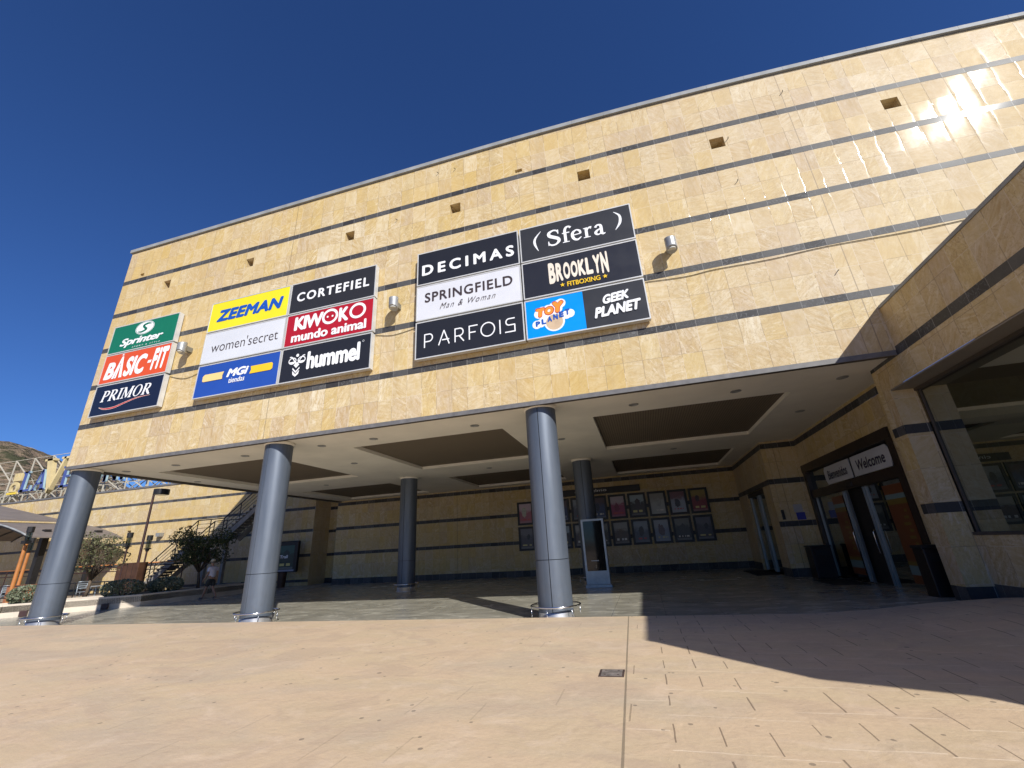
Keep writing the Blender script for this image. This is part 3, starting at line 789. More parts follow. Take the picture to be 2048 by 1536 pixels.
# entrance doors
fr = MB()
fr.box(8.44, 8.76, 1.9, 8.45, 3.66, 3.94); fr.box(8.46, 8.76, 8.22, 8.45, 0, 3.66); fr.box(8.46, 8.76, 1.9, 2.14, 0, 3.66)
fr.box(8.5, 8.70, 2.14, 8.22, 2.72, 2.98)
D = fr.build('entrance_door', 'doorframe', B)
g = MB(); g.quad((8.60, 2.14, .05), (8.60, 4.42, .05), (8.60, 4.42, 2.72), (8.60, 2.14, 2.72)); g.quad((8.60, 5.62, .05), (8.60, 8.22, .05), (8.60, 8.22, 2.72), (8.60, 5.62, 2.72))
g.quad((8.60, 2.14, 2.98), (8.60, 8.22, 2.98), (8.60, 8.22, 3.66), (8.60, 2.14, 3.66)); g.build('door_glass', 'clear', D)
for y, w in ((4.40, .035), (4.22, .022), (5.56, .045), (5.80, .024), (8.15, .03), (2.15, .025)):
    q = MB(); q.box(8.56, 8.64, y, y + w, .03, 2.72); q.build('door_stile', 'steel', D, bevel=.006)
for y in (4.36, 5.66):
    q = MB(); q.tube([(8.50, y, .85), (8.46, y, .9), (8.46, y, 1.45), (8.50, y, 1.5)], .016); q.build('door_handle', 'chrome', D, smooth=True)
q = MB(); q.box(8.48, 8.56, 4.8, 5.2, 2.76, 2.92); q.build('door_sensor', 'black', D, bevel=.02)
for y0, y1 in ((2.42, 3.36), (5.98, 6.85)):
    q = MB(); x = 8.585
    def ps(z0, z1, mi): q.quad((x, y0, z0), (x, y1, z0), (x, y1, z1), (x, y0, z1), mi)
    ps(2.36, 2.60, 0); ps(2.24, 2.36, 1); ps(2.10, 2.24, 2); ps(.72, 2.10, 0); ps(.62, .72, 2); ps(.40, .62, 1); ps(.2, .40, 0)
    for k in range(7): q.quad((x - .003, y0 + .15, 1.9 - k * .16), (x - .003, y0 + .15 + .12 + .25 * ((k * 37) % 5) / 5, 1.9 - k * .16), (x - .003, y0 + .15 + .12 + .25 * ((k * 37) % 5) / 5, 1.97 - k * .16), (x - .003, y0 + .15, 1.97 - k * .16), 2)
    q.build('door_sticker', [face_mat('sticker_orange', (.17, .05, .014)), face_mat('sticker_teal', (.17, .25, .25)), face_mat('sticker_yellow', (.19, .13, .02))], D)
# second door, further in
fr = MB(); fr.box(7.3, 7.5, 9.72, 12.88, 3.16, 3.34); D2 = fr.build('inner_door', 'black', B)
for y, w in ((9.75, .06), (11.0, .07), (11.28, .05), (12.6, .12)):
    q = MB(); q.box(7.32, 7.42, y, y + w, .02, 3.16); q.build('door_stile', 'steel', D2, bevel=.006)
g = MB(); g.quad((7.38, 9.8, .05), (7.38, 12.8, .05), (7.38, 12.8, 3.16), (7.38, 9.8, 3.16)); g.build('door_glass', 'clear', D2)

# ------------------------------------------------------------------ columns
def make_column():
    c = thing('column', '', 'column', (0, 0, 0), 'round grey metal columns under the building')
    def shaft(z0, z1):
        prof = []; n = 72; gap = math.radians(1.35)
        angs = []
        for k in range(2):
            a0 = -math.pi / 2 + k * math.pi
            for i in range(n // 2 + 1): angs.append((a0 + gap + (math.pi - 2 * gap) * i / (n // 2), .4))
            e = a0 + math.pi
            angs += [(e - gap * .9, .372), (e + gap * .9, .372)]
        mb = MB(); v = [(r * math.cos(a), r * math.sin(a), z) for z in (z0, z1) for a, r in angs]; m = len(angs)
        f = [(i, (i + 1) % m, m + (i + 1) % m, m + i) for i in range(m)] + [tuple(range(m - 1, -1, -1)), tuple(range(m, 2 * m))]
        return mb.add(v, f)
    mb = shaft(.16, 1.268); a = shaft(1.282, 4.98); mb.add(a.v, a.f)
    s = mb.build('shaft', 'column', c, smooth=True, local=True)
    es = s.modifiers.new('edges', 'EDGE_SPLIT'); es.split_angle = R(35)
    mb = MB(); mb.lathe([(.375, .15), (.375, 4.985)], n=40); mb.build('inner_tube', 'black', c, smooth=True, local=True)
    mb = MB(); mb.lathe([(.43, 0.0), (.43, .02), (.405, .03), (.405, .17), (.39, .175)], n=48); mb.build('base_sleeve', 'sleeve', c, smooth=True, local=True)
    mb = MB(); mb.lathe([(.44, 4.975), (.445, 5.055), (.40, 5.062)], n=40); mb.build('top_collar', 'soffit', c, smooth=True, local=True)
    rail = MB(); rail.tube([(.565 * math.cos(2 * math.pi * i / 40), .565 * math.sin(2 * math.pi * i / 40), .30) for i in range(40)], .021, 10, closed=True)
    rl = rail.build('guard_rail', 'chrome', c, smooth=True, local=True)
    for k in range(6):
        a = 2 * math.pi * k / 6 + .35
        q = MB(); q.cyl((.565 * math.cos(a), .565 * math.sin(a), 0), (.565 * math.cos(a), .565 * math.sin(a), .29), .008, n=8); q.build('rail_post', 'chrome', rl, smooth=True, local=True)
    return c
SX, SY = 8.473, 8.327
c3 = make_column(); c3.location = (0, 0, 0)
c3['label'] = 'grey metal column in the front row nearest the entrance doors, standing at the end of the long shadow'
c3['label'] = 'sunlit grey column with a dark centre seam, nearest front column to the entrance doors'
dup(c3, (-SX, 0, 0), 'sunlit grey column, middle one of the front row below the white and yellow signs')
dup(c3, (-2 * SX, 0, 0), 'sunlit grey column at the left corner of the building beside the planter wall')
dup(c3, (-SX, SY, 0), 'dark shaded column in the back row standing in front of the blank banded wall')
dup(c3, (0, SY, 0), 'dark shaded column in the back row partly hidden behind the digital totem')

# ------------------------------------------------------------------ lettering
def font_mesh(s, bold=0.0, shear=0.0, spacing=1.0, res=4):
    cu = bpy.data.curves.new('lettering', 'FONT'); cu.body = s; cu.offset = min(0.0, bold); cu.shear = shear
    cu.space_character = spacing; cu.resolution_u = res; cu.fill_mode = 'FRONT'
    o = bpy.data.objects.new('lettering', cu)
    scn.collection.objects.link(o)
    dg = bpy.context.evaluated_depsgraph_get()
    me = bpy.data.meshes.new_from_object(o.evaluated_get(dg))
    v = [tuple(p.co) for p in me.vertices]; f = [tuple(p.vertices) for p in me.polygons]
    bpy.data.meshes.remove(me); bpy.data.objects.remove(o); bpy.data.curves.remove(cu)
    g = [(p[0], p[1]) for p in v], f
    if bold > 0:
        g = merge(*[xf(g, dx=bold * math.cos(k * .7854), dy=bold * math.sin(k * .7854)) for k in range(8)], g)
    return g

def smooth_pts(P, k=6):
    out = []
    n = len(P)
    for i in range(n - 1):
        a, b, c, d = P[max(0, i - 1)], P[i], P[i + 1], P[min(n - 1, i + 2)]
        for j in range(k):
            t = j / k
            out.append(tuple(.5 * (2 * b[q] + (c[q] - a[q]) * t + (2 * a[q] - 5 * b[q] + 4 * c[q] - d[q]) * t * t + (3 * b[q] - a[q] - 3 * c[q] + d[q]) * t ** 3) for q in range(len(b))))
    out.append(tuple(P[-1])); return out

def ribbon2(P, smooth=True):
    """P: (x, y, width) -> 2D verts and faces"""
    if smooth: P = smooth_pts(P)
    v = []; f = []
    for i in range(len(P)):
        a = P[max(0, i - 1)]; b = P[min(len(P) - 1, i + 1)]
        dx, dy = b[0] - a[0], b[1] - a[1]; l = math.hypot(dx, dy) or 1; nx, ny = -dy / l * P[i][2] / 2, dx / l * P[i][2] / 2
        v += [(P[i][0] + nx, P[i][1] + ny), (P[i][0] - nx, P[i][1] - ny)]
    for i in range(len(P) - 1): f.append((2 * i, 2 * i + 1, 2 * i + 3, 2 * i + 2))
    return v, f
def poly2(P): return list(P), [tuple(range(len(P)))]
def rect2(x0, x1, y0, y1, sh=0): return poly2([(x0, y0), (x1, y0), (x1 + sh, y1), (x0 + sh, y1)])
def disc2(cx, cy, rx, ry=None, n=28, a0=0, a1=360):
    ry = ry or rx
    return poly2([(cx + rx * math.cos(R(a0 + (a1 - a0) * i / n)), cy + ry * math.sin(R(a0 + (a1 - a0) * i / n))) for i in range(n if a1 - a0 == 360 else n + 1)])
def ring2(cx, cy, rx, ry, w, a0=0, a1=360, n=32, w2=None):
    w2 = w if w2 is None else w2    # w2: width at top and bottom
    v = []; f = []
    for i in range(n + 1):
        a = R(a0 + (a1 - a0) * i / n); c, s = math.cos(a), math.sin(a)
        ww = w * c * c + w2 * s * s
        v += [(cx + rx * c, cy + ry * s), (cx + (rx - ww) * c, cy + (ry - ww) * s)]
    for i in range(n): f.append((2 * i, 2 * i + 1, 2 * i + 3, 2 * i + 2))
    return v, f
def star2(cx, cy, r, k=5, q=.42):
    return poly2([(cx + (r if i % 2 == 0 else r * q) * math.sin(math.pi * i / k), cy + (r if i % 2 == 0 else r * q) * math.cos(math.pi * i / k)) for i in range(2 * k)])
def merge(*gs):
    v = []; f = []
    for a, b in gs: o = len(v); v += a; f += [tuple(o + i for i in q) for q in b]
    return v, f
def xf(g, sx=1, sy=1, dx=0, dy=0, sh=0): return [(x * sx + sh * y + dx, y * sy + dy) for x, y in g[0]], g[1]

def serif(word, sw=.2, th=.07):
    """heavy book lettering, capitals 1 high, lower case .66 high"""
    s2, x = .13, 0; parts = []
    def foot(cx, y, w=.36): return rect2(cx - w / 2, cx + w / 2, y, y + th)
    def stem(cx, y0, y1, both=True):
        g = [rect2(cx - sw / 2, cx + sw / 2, y0, y1), foot(cx, y0)]
        if both: g.append(foot(cx, y1 - th))
        return merge(*g)
    G = {}
    bowl = ribbon2([(.2, .965, th), (.42, .965, th), (.62, .87, .15), (.66, .73, sw), (.60, .58, .15), (.42, .49, th), (.2, .49, th)])
    G['P'] = (merge(stem(.2, 0, 1), bowl), .80)
    G['R'] = (merge(stem(.2, 0, 1), bowl, ribbon2([(.40, .50, .14), (.58, .28, sw), (.80, .05, .16), (.92, .03, th)])), .92)
    G['I'] = (stem(.2, 0, 1), .42)
    G['M'] = (merge(rect2(.12, .12 + th * 1.3, 0, 1), foot(.16, 0, .3), foot(.14, 1 - th, .28), poly2([(.08, 1), (.30, 1), (.66, .12), (.54, 0)]),
                    poly2([(.54, 0), (.66, .12), (.98, 1), (.88, 1)]), rect2(.86, .86 + sw, 0, 1), foot(.96, 0), foot(.98, 1 - th, .3)), 1.16)
    G['O'] = (ring2(.48, .5, .46, .52, .2, w2=.06), .98)
    G['S'] = (merge(ribbon2([(.62, .78, .05), (.55, .93, .09), (.36, .98, .10), (.14, .86, .16), (.16, .66, .2), (.38, .52, .2), (.60, .38, .19), (.64, .20, .16), (.46, .03, .10), (.22, .03, .10), (.07, .20, .05)]),
                    rect2(.60, .655, .70, .98), rect2(.06, .115, .02, .3)), .76)
    G['f'] = (merge(ribbon2([(.52, .92, .14), (.42, 1.02, .10), (.28, .98, .13), (.2, .80, .15), (.2, .5, .15), (.2, .04, .15)]), foot(.22, 0, .36), rect2(.04, .44, .60, .665)), .44)
    G['e'] = (merge(ribbon2([(.12, .36, .06), (.52, .38, .06)]), ribbon2([(.53, .37, .10), (.50, .56, .12), (.33, .665, .08), (.14, .54, .14), (.10, .32, .16), (.18, .10, .14), (.36, .02, .11), (.56, .16, .04)])), .62)
    G['r'] = (merge(ribbon2([(.18, .66, .15), (.18, .3, .15), (.18, .03, .15)], False), foot(.19, 0, .36), foot(.11, .60, .16), ribbon2([(.20, .42, .05), (.32, .62, .09), (.46, .60, .17)])), .50)
    G['a'] = (merge(ribbon2([(.12, .52, .14), (.22, .65, .09), (.38, .62, .13), (.42, .46, .15), (.42, .12, .15), (.50, .02, .10), (.60, .07, .04)]), ribbon2([(.42, .40, .06), (.22, .32, .11), (.11, .18, .15), (.18, .05, .10), (.32, .06, .07), (.42, .18, .06)])), .64)
    for ch in word:
        g, w = G[ch]; parts.append(xf(g, dx=x)); x += w + .04
    return merge(*parts)

class Face:
    """flat print on a sign face: u, v run 0..1 over the panel (x to the right, z up)"""
    def __init__(s, x0, x1, z0, z1, y): s.r = (x0, x1, z0, z1); s.y = y; s.mb = {}; s.n = 0
    def _put(s, g, mat, layer):
        # every separate piece of the print a hair further out, so that none share a plane
        par = list(range(len(g[0])))
        def find(i):
            while par[i] != i: par[i] = par[par[i]]; i = par[i]
            return i
        for f in g[1]:
            for i in f[1:]: par[find(i)] = find(f[0])
        ids = {}; out = []
        for i, (x, z) in enumerate(g[0]):
            k = ids.setdefault(find(i), len(ids)); out.append((x, s.y - .002 - s.n * .0001 - k * .0001, z))
        s.n += len(ids)
        s.mb.setdefault(mat, MB()).add(out, g[1])
    def fit(s, g, u0, u1, v0, v1, mat, layer=0, sh=0.0, rise=0.0):
        x0, x1, z0, z1 = s.r; W, H = x1 - x0, z1 - z0
        if sh: g = xf(g, sh=sh)
        xs = [p[0] for p in g[0]]; ys = [p[1] for p in g[0]]
        a, b, c, d = min(xs), max(xs), min(ys), max(ys)
        out = []
        for x, y in g[0]:
            tx = (x - a) / (b - a or 1); ty = (y - c) / (d - c or 1)
            out.append((x0 + W * (u0 + (u1 - u0) * tx), z0 + H * (v0 + (v1 - v0) * ty + rise * tx)))
        s._put((out, g[1]), mat, layer)
    def text(s, t, u0, u1, v0, v1, mat, off=0.0, shear=0.0, spacing=1.0, layer=0, rise=0.0):
        s.fit(font_mesh(t, off, shear, spacing), u0, u1, v0, v1, mat, layer, 0.0, rise)
    def raw(s, g, mat, layer=0):     # coordinates as (u * aspect, v), aspect kept: 1 unit = panel height
        x0, x1, z0, z1 = s.r; H = z1 - z0
        s._put(([(x0 + x * H, z0 + y * H) for x, y in g[0]], g[1]), mat, layer)
    def done(s, parent, name='lettering'):
        for m, b in s.mb.items(): b.build(name, m, parent)

def light_box(x0, x1, z0, z1, facecol, label, fname, halves=None, depth=.20, name='sign_panel'):
    y1 = YF - .035; y0 = YF - depth
    o = thing(name, label, 'sign', ((x0 + x1) / 2, y1, (z0 + z1) / 2), 'illuminated sign panels on the front wall')
    b = MB(); b.box(x0, x1, y0 + .012, y1, z0, z1); b.build('sign_box', 'alu', o, bevel=.008)
    k = MB()
    for xx in (x0 + .25, x1 - .3): k.box(xx, xx + .05, y1, YF - .002, z0 + .2, z1 - .2)
    k.build('bracket', 'steel', o)
    t = .028
    f = MB(); f.box(x0 - .004, x1 + .004, y0 - .006, y0 + .02, z0 - .004, z0 + t); f.box(x0 - .004, x1 + .004, y0 - .006, y0 + .02, z1 - t, z1 + .004)
    f.box(x0 - .004, x0 + t, y0 - .006, y0 + .02, z0 + t, z1 - t); f.box(x1 - t, x1 + .004, y0 - .006, y0 + .02, z0 + t, z1 - t)
    f.build('frame', 'alu', o)
    p = MB()
    if halves:
        xm = x0 + (x1 - x0) * halves[0]
        p.quad((x0 + t, y0 + .002, z0 + t), (xm, y0 + .002, z0 + t), (xm, y0 + .002, z1 - t), (x0 + t, y0 + .002, z1 - t), 0)
        p.quad((xm, y0 + .002, z0 + t), (x1 - t, y0 + .002, z0 + t), (x1 - t, y0 + .002, z1 - t), (xm, y0 + .002, z1 - t), 1)
        p.build('sign_face', [face_mat(fname, facecol), face_mat('face_charcoal', (.035, .035, .038))], o)
    else:
        p.quad((x0 + t, y0 + .002, z0 + t), (x1 - t, y0 + .002, z0 + t), (x1 - t, y0 + .002, z1 - t), (x0 + t, y0 + .002, z1 - t))
        p.build('sign_face', face_mat(fname, facecol), o)
    return o, Face(x0, x1, z0, z1, y0)

rows = [(9.24, 10.42), (8.01, 9.19), (6.76, 7.95)]
XA, XB, XC = (-16.43, -13.13), ((-11.6, -8.19), (-8.14, -4.86)), ((-3.38, -.10), (-.05, 3.16))

o, F = light_box(*XA, *rows[0], (.010, .16, .085), 'green sign with a white round swirl emblem, topmost of the narrow left stack', 'face_green')
a = (XA[1] - XA[0]) / (rows[0][1] - rows[0][0])
cx, cy = .50 * a, .735
F.raw(ring2(cx, cy, .40, .235, .016), 'white'); F.raw(disc2(cx, cy, .365, .205), 'white', 0)
F.raw(ribbon2([(cx + .25, cy + .11, .03), (cx + .10, cy + .135, .07), (cx - .07, cy + .085, .085), (cx + .0, cy, .08), (cx + .08, cy - .07, .085), (cx - .10, cy - .135, .07), (cx - .26, cy - .11, .03)]), face_mat('face_green', (0, 0, 0)), 1)
F.text('Sprinter', .17, .82, .13, .47, 'white', .035, .28, .95); F.text('SPORT & STYLE', .38, .80, .075, .115, 'white', .0, .2, 1.5)
F.done(o)
o, F = light_box(*XA, *rows[1], (.66, .085, .018), 'orange sign with heavy white slanted capitals, middle of the narrow left stack', 'face_orange')
F.text('B', .06, .20, .14, .72, 'white', .05, .18); F.text('SIC', .355, .67, .13, .80, 'white', .045, .18, 1.0); F.raw(rect2(.69 * a, .74 * a, .44, .53, .02), 'white')
F.text('FIT', .755, .975, .17, .90, 'white', .055, .18, 1.12)
F.raw(merge(poly2([(.19 * a, .13), (.225 * a, .13), (.30 * a, .86), (.275 * a, .86)]), poly2([(.30 * a, .86), (.275 * a, .86), (.30 * a, .13), (.345 * a, .13)]), poly2([(.235 * a, .13), (.26 * a, .13), (.283 * a, .55), (.27 * a, .60)]), star2(.283 * a, .92, .075, 6, .25)), 'white')
F.done(o)
o, F = light_box(*XA, *rows[2], (.010, .014, .034), 'navy sign with white serif capitals over a red swoosh, lowest of the left stack', 'face_navy')
F.fit(serif('PRIMOR'), .12, .84, .43, .80, 'white', sh=.22)
F.raw(ribbon2([(.13 * a, .27, .02), (.22 * a, .20, .05), (.36 * a, .20, .06), (.52 * a, .30, .05), (.68 * a, .385, .035), (.85 * a, .40, .008)]), 'cream', 0)
F.raw(ribbon2([(.14 * a, .265, .01), (.22 * a, .20, .035), (.36 * a, .20, .045), (.52 * a, .30, .036), (.68 * a, .385, .022), (.84 * a, .40, .004)]), 'red', 1)
F.done(o)

o, F = light_box(*XB[0], *rows[0], (.80, .68, .02), 'bright yellow sign with bold blue italic capitals', 'face_yellow')
F.text('ZEEMAN', .10, .93, .30, .70, 'zblue', .055, .2, 1.05); F.done(o)
o, F = light_box(*XB[1], *rows[0], (.028, .027, .027), 'black sign with one line of spaced white capitals, beside the yellow sign', 'face_black')
F.text('CORTEFIEL', .085, .93, .36, .66, 'white', .03, .0, 1.25); F.done(o)
o, F = light_box(*XB[0], *rows[1], (.62, .64, .68), 'pale grey sign with thin dark lower case lettering, under the yellow sign', 'face_pale')
F.text("women'secret", .11, .93, .33, .66, 'ink', -.006, .0, 1.0); F.done(o)
o, F = light_box(*XB[1], *rows[1], (.40, .012, .022), 'red sign with two lines of rounded white lettering', 'face_red')
a = (XB[1][1] - XB[1][0]) / 1.18
F.text('KIW', .10, .435, .47, .90, 'white', .05, .0, .9); F.text('K', .615, .725, .47, .90, 'white', .05)
for q in (.515, .825): F.raw(ring2(q * a, .70, .255, .235, .074), 'white')
F.raw(merge(disc2(.487 * a, .70, .03), disc2(.543 * a, .70, .03)), 'white')
F.text('mundo animal', .085, .93, .11, .40, 'white', .035, .0, 1.0); F.done(o)
o, F = light_box(*XB[0], *rows[2], (.022, .075, .36), 'blue sign with two yellow bars either side of small white lettering', 'face_blue')
a = (XB[0][1] - XB[0][0]) / 1.19
F.text('MGi', .38, .64, .49, .74, 'white', .05, .25, 1.0); F.text('tiendas', .42, .61, .30, .46, 'white', .012, .12)
F.raw(poly2([(.10 * a, .47), (.085 * a, .50), (.085 * a, .64), (.105 * a, .69), (.345 * a, .69), (.33 * a, .58), (.335 * a, .47)]), 'sand')
F.raw(poly2([(.66 * a, .47), (.675 * a, .58), (.665 * a, .69), (.91 * a, .69), (.925 * a, .65), (.925 * a, .51), (.905 * a, .47)]), 'yellow')
F.done(o)
o, F = light_box(*XB[1], *rows[2], (.020, .020, .023), 'black sign with a white bee emblem before rounded white letters', 'face_black2')
a = (XB[1][1] - XB[1][0]) / 1.19
F.text('hummel', .305, .885, .28, .80, 'white', .045, .0, .98)
bx = .19 * a
for sgn in (-1, 1):
    F.raw(ring2(bx + sgn * .145, .60, .125, .10, .028), 'white'); F.raw(disc2(bx + sgn * .145, .575, .10, .06, 20, 180, 360), 'white', 1)
    F.raw(ribbon2([(bx + sgn * .02, .50, .03), (bx + sgn * .16, .70, .03), (bx + sgn * .24, .72, .03)]), 'white')
F.raw(merge(disc2(bx, .745, .045), poly2([(bx - .09, .47), (bx, .38), (bx + .09, .47), (bx, .55)]), poly2([(bx - .11, .40), (bx, .29), (bx + .11, .40), (bx + .11, .35), (bx, .235), (bx - .11, .35)]),
            poly2([(bx - .11, .31), (bx, .20), (bx + .11, .31), (bx + .09, .20), (bx, .13), (bx - .09, .20)])), 'white')
F.raw(ring2(.915 * a, .80, .028, .028, .006), 'white'); F.done(o)

o, F = light_box(*XC[0], *rows[0], (.020, .020, .024), 'black sign with wide spaced squared white capitals, top left of the largest group', 'face_black2')
F.text('DECIMAS', .05, .955, .27, .60, 'white', .035, .0, 1.45); F.done(o)
o, F = light_box(*XC[1], *rows[0], (.036, .036, .037), 'charcoal sign with white serif lettering between two curved brackets', 'face_charcoal')
a = (XC[1][1] - XC[1][0]) / 1.18
F.fit(serif('Sfera', .13, .05), .255, .765, .29, .78, 'white')
F.raw(ribbon2([(.20 * a, .80, .01), (.145 * a, .62, .05), (.137 * a, .46, .06), (.165 * a, .24, .01)]), 'white'); F.raw(ribbon2([(.855 * a, .86, .01), (.90 * a, .72, .05), (.895 * a, .52, .06), (.85 * a, .34, .01)]), 'white'); F.done(o)
o, F = light_box(*XC[0], *rows[1], (.64, .65, .69), 'pale grey sign with brown capitals above a thin handwritten line', 'face_pale2')
F.text('SPRINGFIELD', .085, .925, .49, .77, 'ink', .018, .0, 1.12); F.text('Man & Woman', .235, .765, .22, .38, 'ink', -.008, .5, 1.25); F.done(o)
o, F = light_box(*XC[1], *rows[1], (.022, .022, .027), 'black sign with tall cream letters over small yellow ones between stars', 'face_black3')
a = (XC[1][1] - XC[1][0]) / 1.18
for i, ch in enumerate('BROOKLYN'):
    u0 = .235 + i * .0645
    k = abs(i - 3.5) / 3.5
    lo = .34 + .0 * k - .06 * k * k; hi = .78 + .08 * k * k
    F.text(ch, u0, u0 + .059, lo, hi, 'cream', .05)
F.text('FITBOXING', .385, .665, .12, .25, 'yellow', .03, .0, 1.0); F.raw(merge(star2(.345 * a, .19, .06), star2(.705 * a, .19, .06)), 'yellow'); F.done(o)
o, F = light_box(*XC[0], *rows[2], (.020, .020, .025), 'black sign with thin widely spaced white capitals, bottom left of the largest group', 'face_black2')
a = (XC[0][1] - XC[0][0]) / 1.19
def mono(P, w=.033): return ribbon2([(x, y, w) for x, y in P], False)
gl = [mono([(0, -.10), (0, .30)]), mono([(0, .285), (.13, .285)]), mono([(0, .07), (.13, .07)]), ring2(.13, .178, .12, .124, .033, -90, 90, 14),
      xf(mono([(0, -.10), (.155, .32)]), dx=.42), xf(mono([(.155, .32), (.31, -.10)]), dx=.42), xf(mono([(.10, .04), (.31, .04)]), dx=.42),
      xf(mono([(0, -.10), (0, .30)]), dx=.90), xf(mono([(0, .285), (.13, .285)]), dx=.90), xf(mono([(0, .07), (.13, .07)]), dx=.90), xf(ring2(.13, .178, .12, .124, .033, -90, 90, 14), dx=.90), xf(mono([(.12, .07), (.25, -.10)]), dx=.90),
      xf(mono([(0, -.10), (0, .30)]), dx=1.31), xf(mono([(0, .285), (.24, .285)]), dx=1.31), xf(mono([(0, .10), (.18, .10)]), dx=1.31),
      xf(ring2(.2, .10, .205, .21, .033), dx=1.63), xf(mono([(0, -.10), (0, .30)]), dx=2.17),
      xf(merge(mono([(.28, .285), (.12, .285)]), ring2(.12, .195, .10, .106, .033, 90, 270, 14), mono([(.12, .105), (.28, .105)]), mono([(.27, .11), (.27, -.085)]), mono([(.285, -.085), (.0, -.085)])), dx=2.30)]
F.fit(merge(*gl), .085, .925, .27, .67, 'white'); F.done(o)
o, F = light_box(*XC[1], *rows[2], (.0, .27, .80), 'sign split into a bright blue half with a planet logo and a charcoal half', 'face_sky', halves=(.50,))
a = (XC[1][1] - XC[1][0]) / 1.19
def blob(P, w): return merge(*[disc2(x, y, w) for x, y in P])
F.raw(merge(disc2(.245 * a, .34, .235), blob([(.12 * a, .60), (.15 * a, .66), (.20 * a, .68), (.25 * a, .72), (.29 * a, .76), (.31 * a, .78), (.16 * a, .55), (.22 * a, .58), (.28 * a, .66)], .115), blob([(.095 * a, .34), (.13 * a, .36), (.19 * a, .37), (.30 * a, .43), (.35 * a, .46), (.38 * a, .48)], .105)), 'white', 0)
F.raw(disc2(.245 * a, .335, .195), 'tan', 1)
for ch, u0, u1, v0, v1 in (('T', .095, .175, .52, .74), ('O', .17, .245, .545, .745), ('Y', .24, .335, .56, .84)): F.text(ch, u0 - .006, u1 + .008, v0 - .02, v1 + .02, 'red', .12, .12, layer=2); F.text(ch, u0, u1, v0, v1, 'torange', .10, .12, layer=3)
for i, ch in enumerate('PLANET'): F.text(ch, .085 + i * .051, .125 + i * .051, .29 + i * .032, .42 + i * .036, 'zblue', .06, layer=4)
for ch, u0, u1, v0, v1 in (('GEEK', .655, .87, .53, .76), ('PLANET', .575, .95, .22, .48)): F.text(ch, u0, u1, v0, v1, 'white', .055, .25, 1.0, rise=.05)
F.done(o)

# ------------------------------------------------------------------ wall lamps on the front
def wall_lamp(x, z, label, y=YF):
    o = thing('wall_lamp', label, 'wall lamp', (x, y, z), 'cylindrical lamps on the front wall')
    b = MB(); prof = []
    n = 24; r = .14; h0, h1 = -.20, .17
    v = []
    for j in range(n):
        t = 2 * math.pi * j / n; px, py = r * math.cos(t), r * math.sin(t) - .36
        v.append((x + px, y + py, z + h0 - .35 * (py + .36)))
    for j in range(n):
        t = 2 * math.pi * j / n; px, py = r * math.cos(t), r * math.sin(t) - .36
        v.append((x + px, y + py, z + h1 + .25 * (py + .36)))
    b.add(v, [(j, (j + 1) % n, n + (j + 1) % n, n + j) for j in range(n)] + [tuple(range(n - 1, -1, -1)), tuple(range(n, 2 * n))])
    b.build('lamp_body', 'lampgrey', o, bevel=.015)
    b = MB(); b.box(x - .06, x + .06, y - .26, y - .002, z - .09, z + .09); b.build('mount', 'steel', o, bevel=.01)
    b = MB(); b.cyl((x, y - .36, z - .175), (x, y - .36, z - .205), .105, n=20); b.build('lamp_lens', 'lens', o)
wall_lamp(-12.40, 8.78, 'silver cylindrical wall lamp between the narrow sign stack and the white and yellow signs')
wall_lamp(-4.07, 8.74, 'silver cylindrical wall lamp between the middle sign group and the largest sign group')
wall_lamp(3.96, 8.72, 'silver cylindrical wall lamp alone on bare stone right of the largest sign group')
# loose cables
def cable(pts, label):
    mb = MB(); mb.tube([(p[0], YF - .018, p[1]) for p in smooth_pts(pts, 5)], .008, 6)
    tag(mb.build('cable', 'mat', smooth=True), label, 'cable')
cable([(3.2, 7.93), (4.2, 7.86), (4.9, 7.90), (6.2, 7.88), (7.4, 7.93), (9.2, 7.89), (10.8, 7.93), (13.0, 7.90)], 'thin black cable running along the lower edge of a slate band right of the signs')
cable([(-13.12, 7.90), (-12.5, 7.72), (-12.0, 7.76), (-11.6, 7.93)], 'slack thin cable hanging between the narrow sign stack and the middle signs')
cable([(-4.85, 7.93), (-4.3, 7.82), (-3.8, 7.86), (-3.4, 7.93)], 'slack thin cable hanging between the middle signs and the largest signs')

# ------------------------------------------------------------------ under the building
# film posters
PAL = [((.40, .12, .16), (.60, .45, .50), (.70, .68, .55)), ((.08, .07, .08), (.16, .15, .17), (.05, .05, .06)), ((.03, .05, .14), (.09, .05, .06), (.02, .03, .08)),
       ((.36, .05, .13), (.50, .42, .46), (.30, .04, .10)), ((.05, .035, .03), (.35, .42, .45), (.08, .045, .05)), ((.42, .43, .41), (.30, .28, .24), (.50, .50, .48)),
       ((.36, .40, .48), (.20, .08, .10), (.08, .08, .12)), ((.25, .03, .04), (.35, .25, .05), (.10, .04, .05)), ((.12, .09, .07), (.34, .33, .30), (.20, .14, .10)),
       ((.10, .11, .14), (.30, .33, .36), (.06, .05, .05)), ((.26, .29, .36), (.36, .38, .42), (.20, .13, .14)), ((.06, .055, .04), (.22, .21, .17), (.10, .09, .07))]
desc = ['pink and red', 'murky dark', 'dark blue', 'crimson and white', 'brown and pale sky', 'pale cream', 'grey blue', 'deep red', 'brown and grey', 'grey violet', 'pale blue', 'olive black']
pt = None
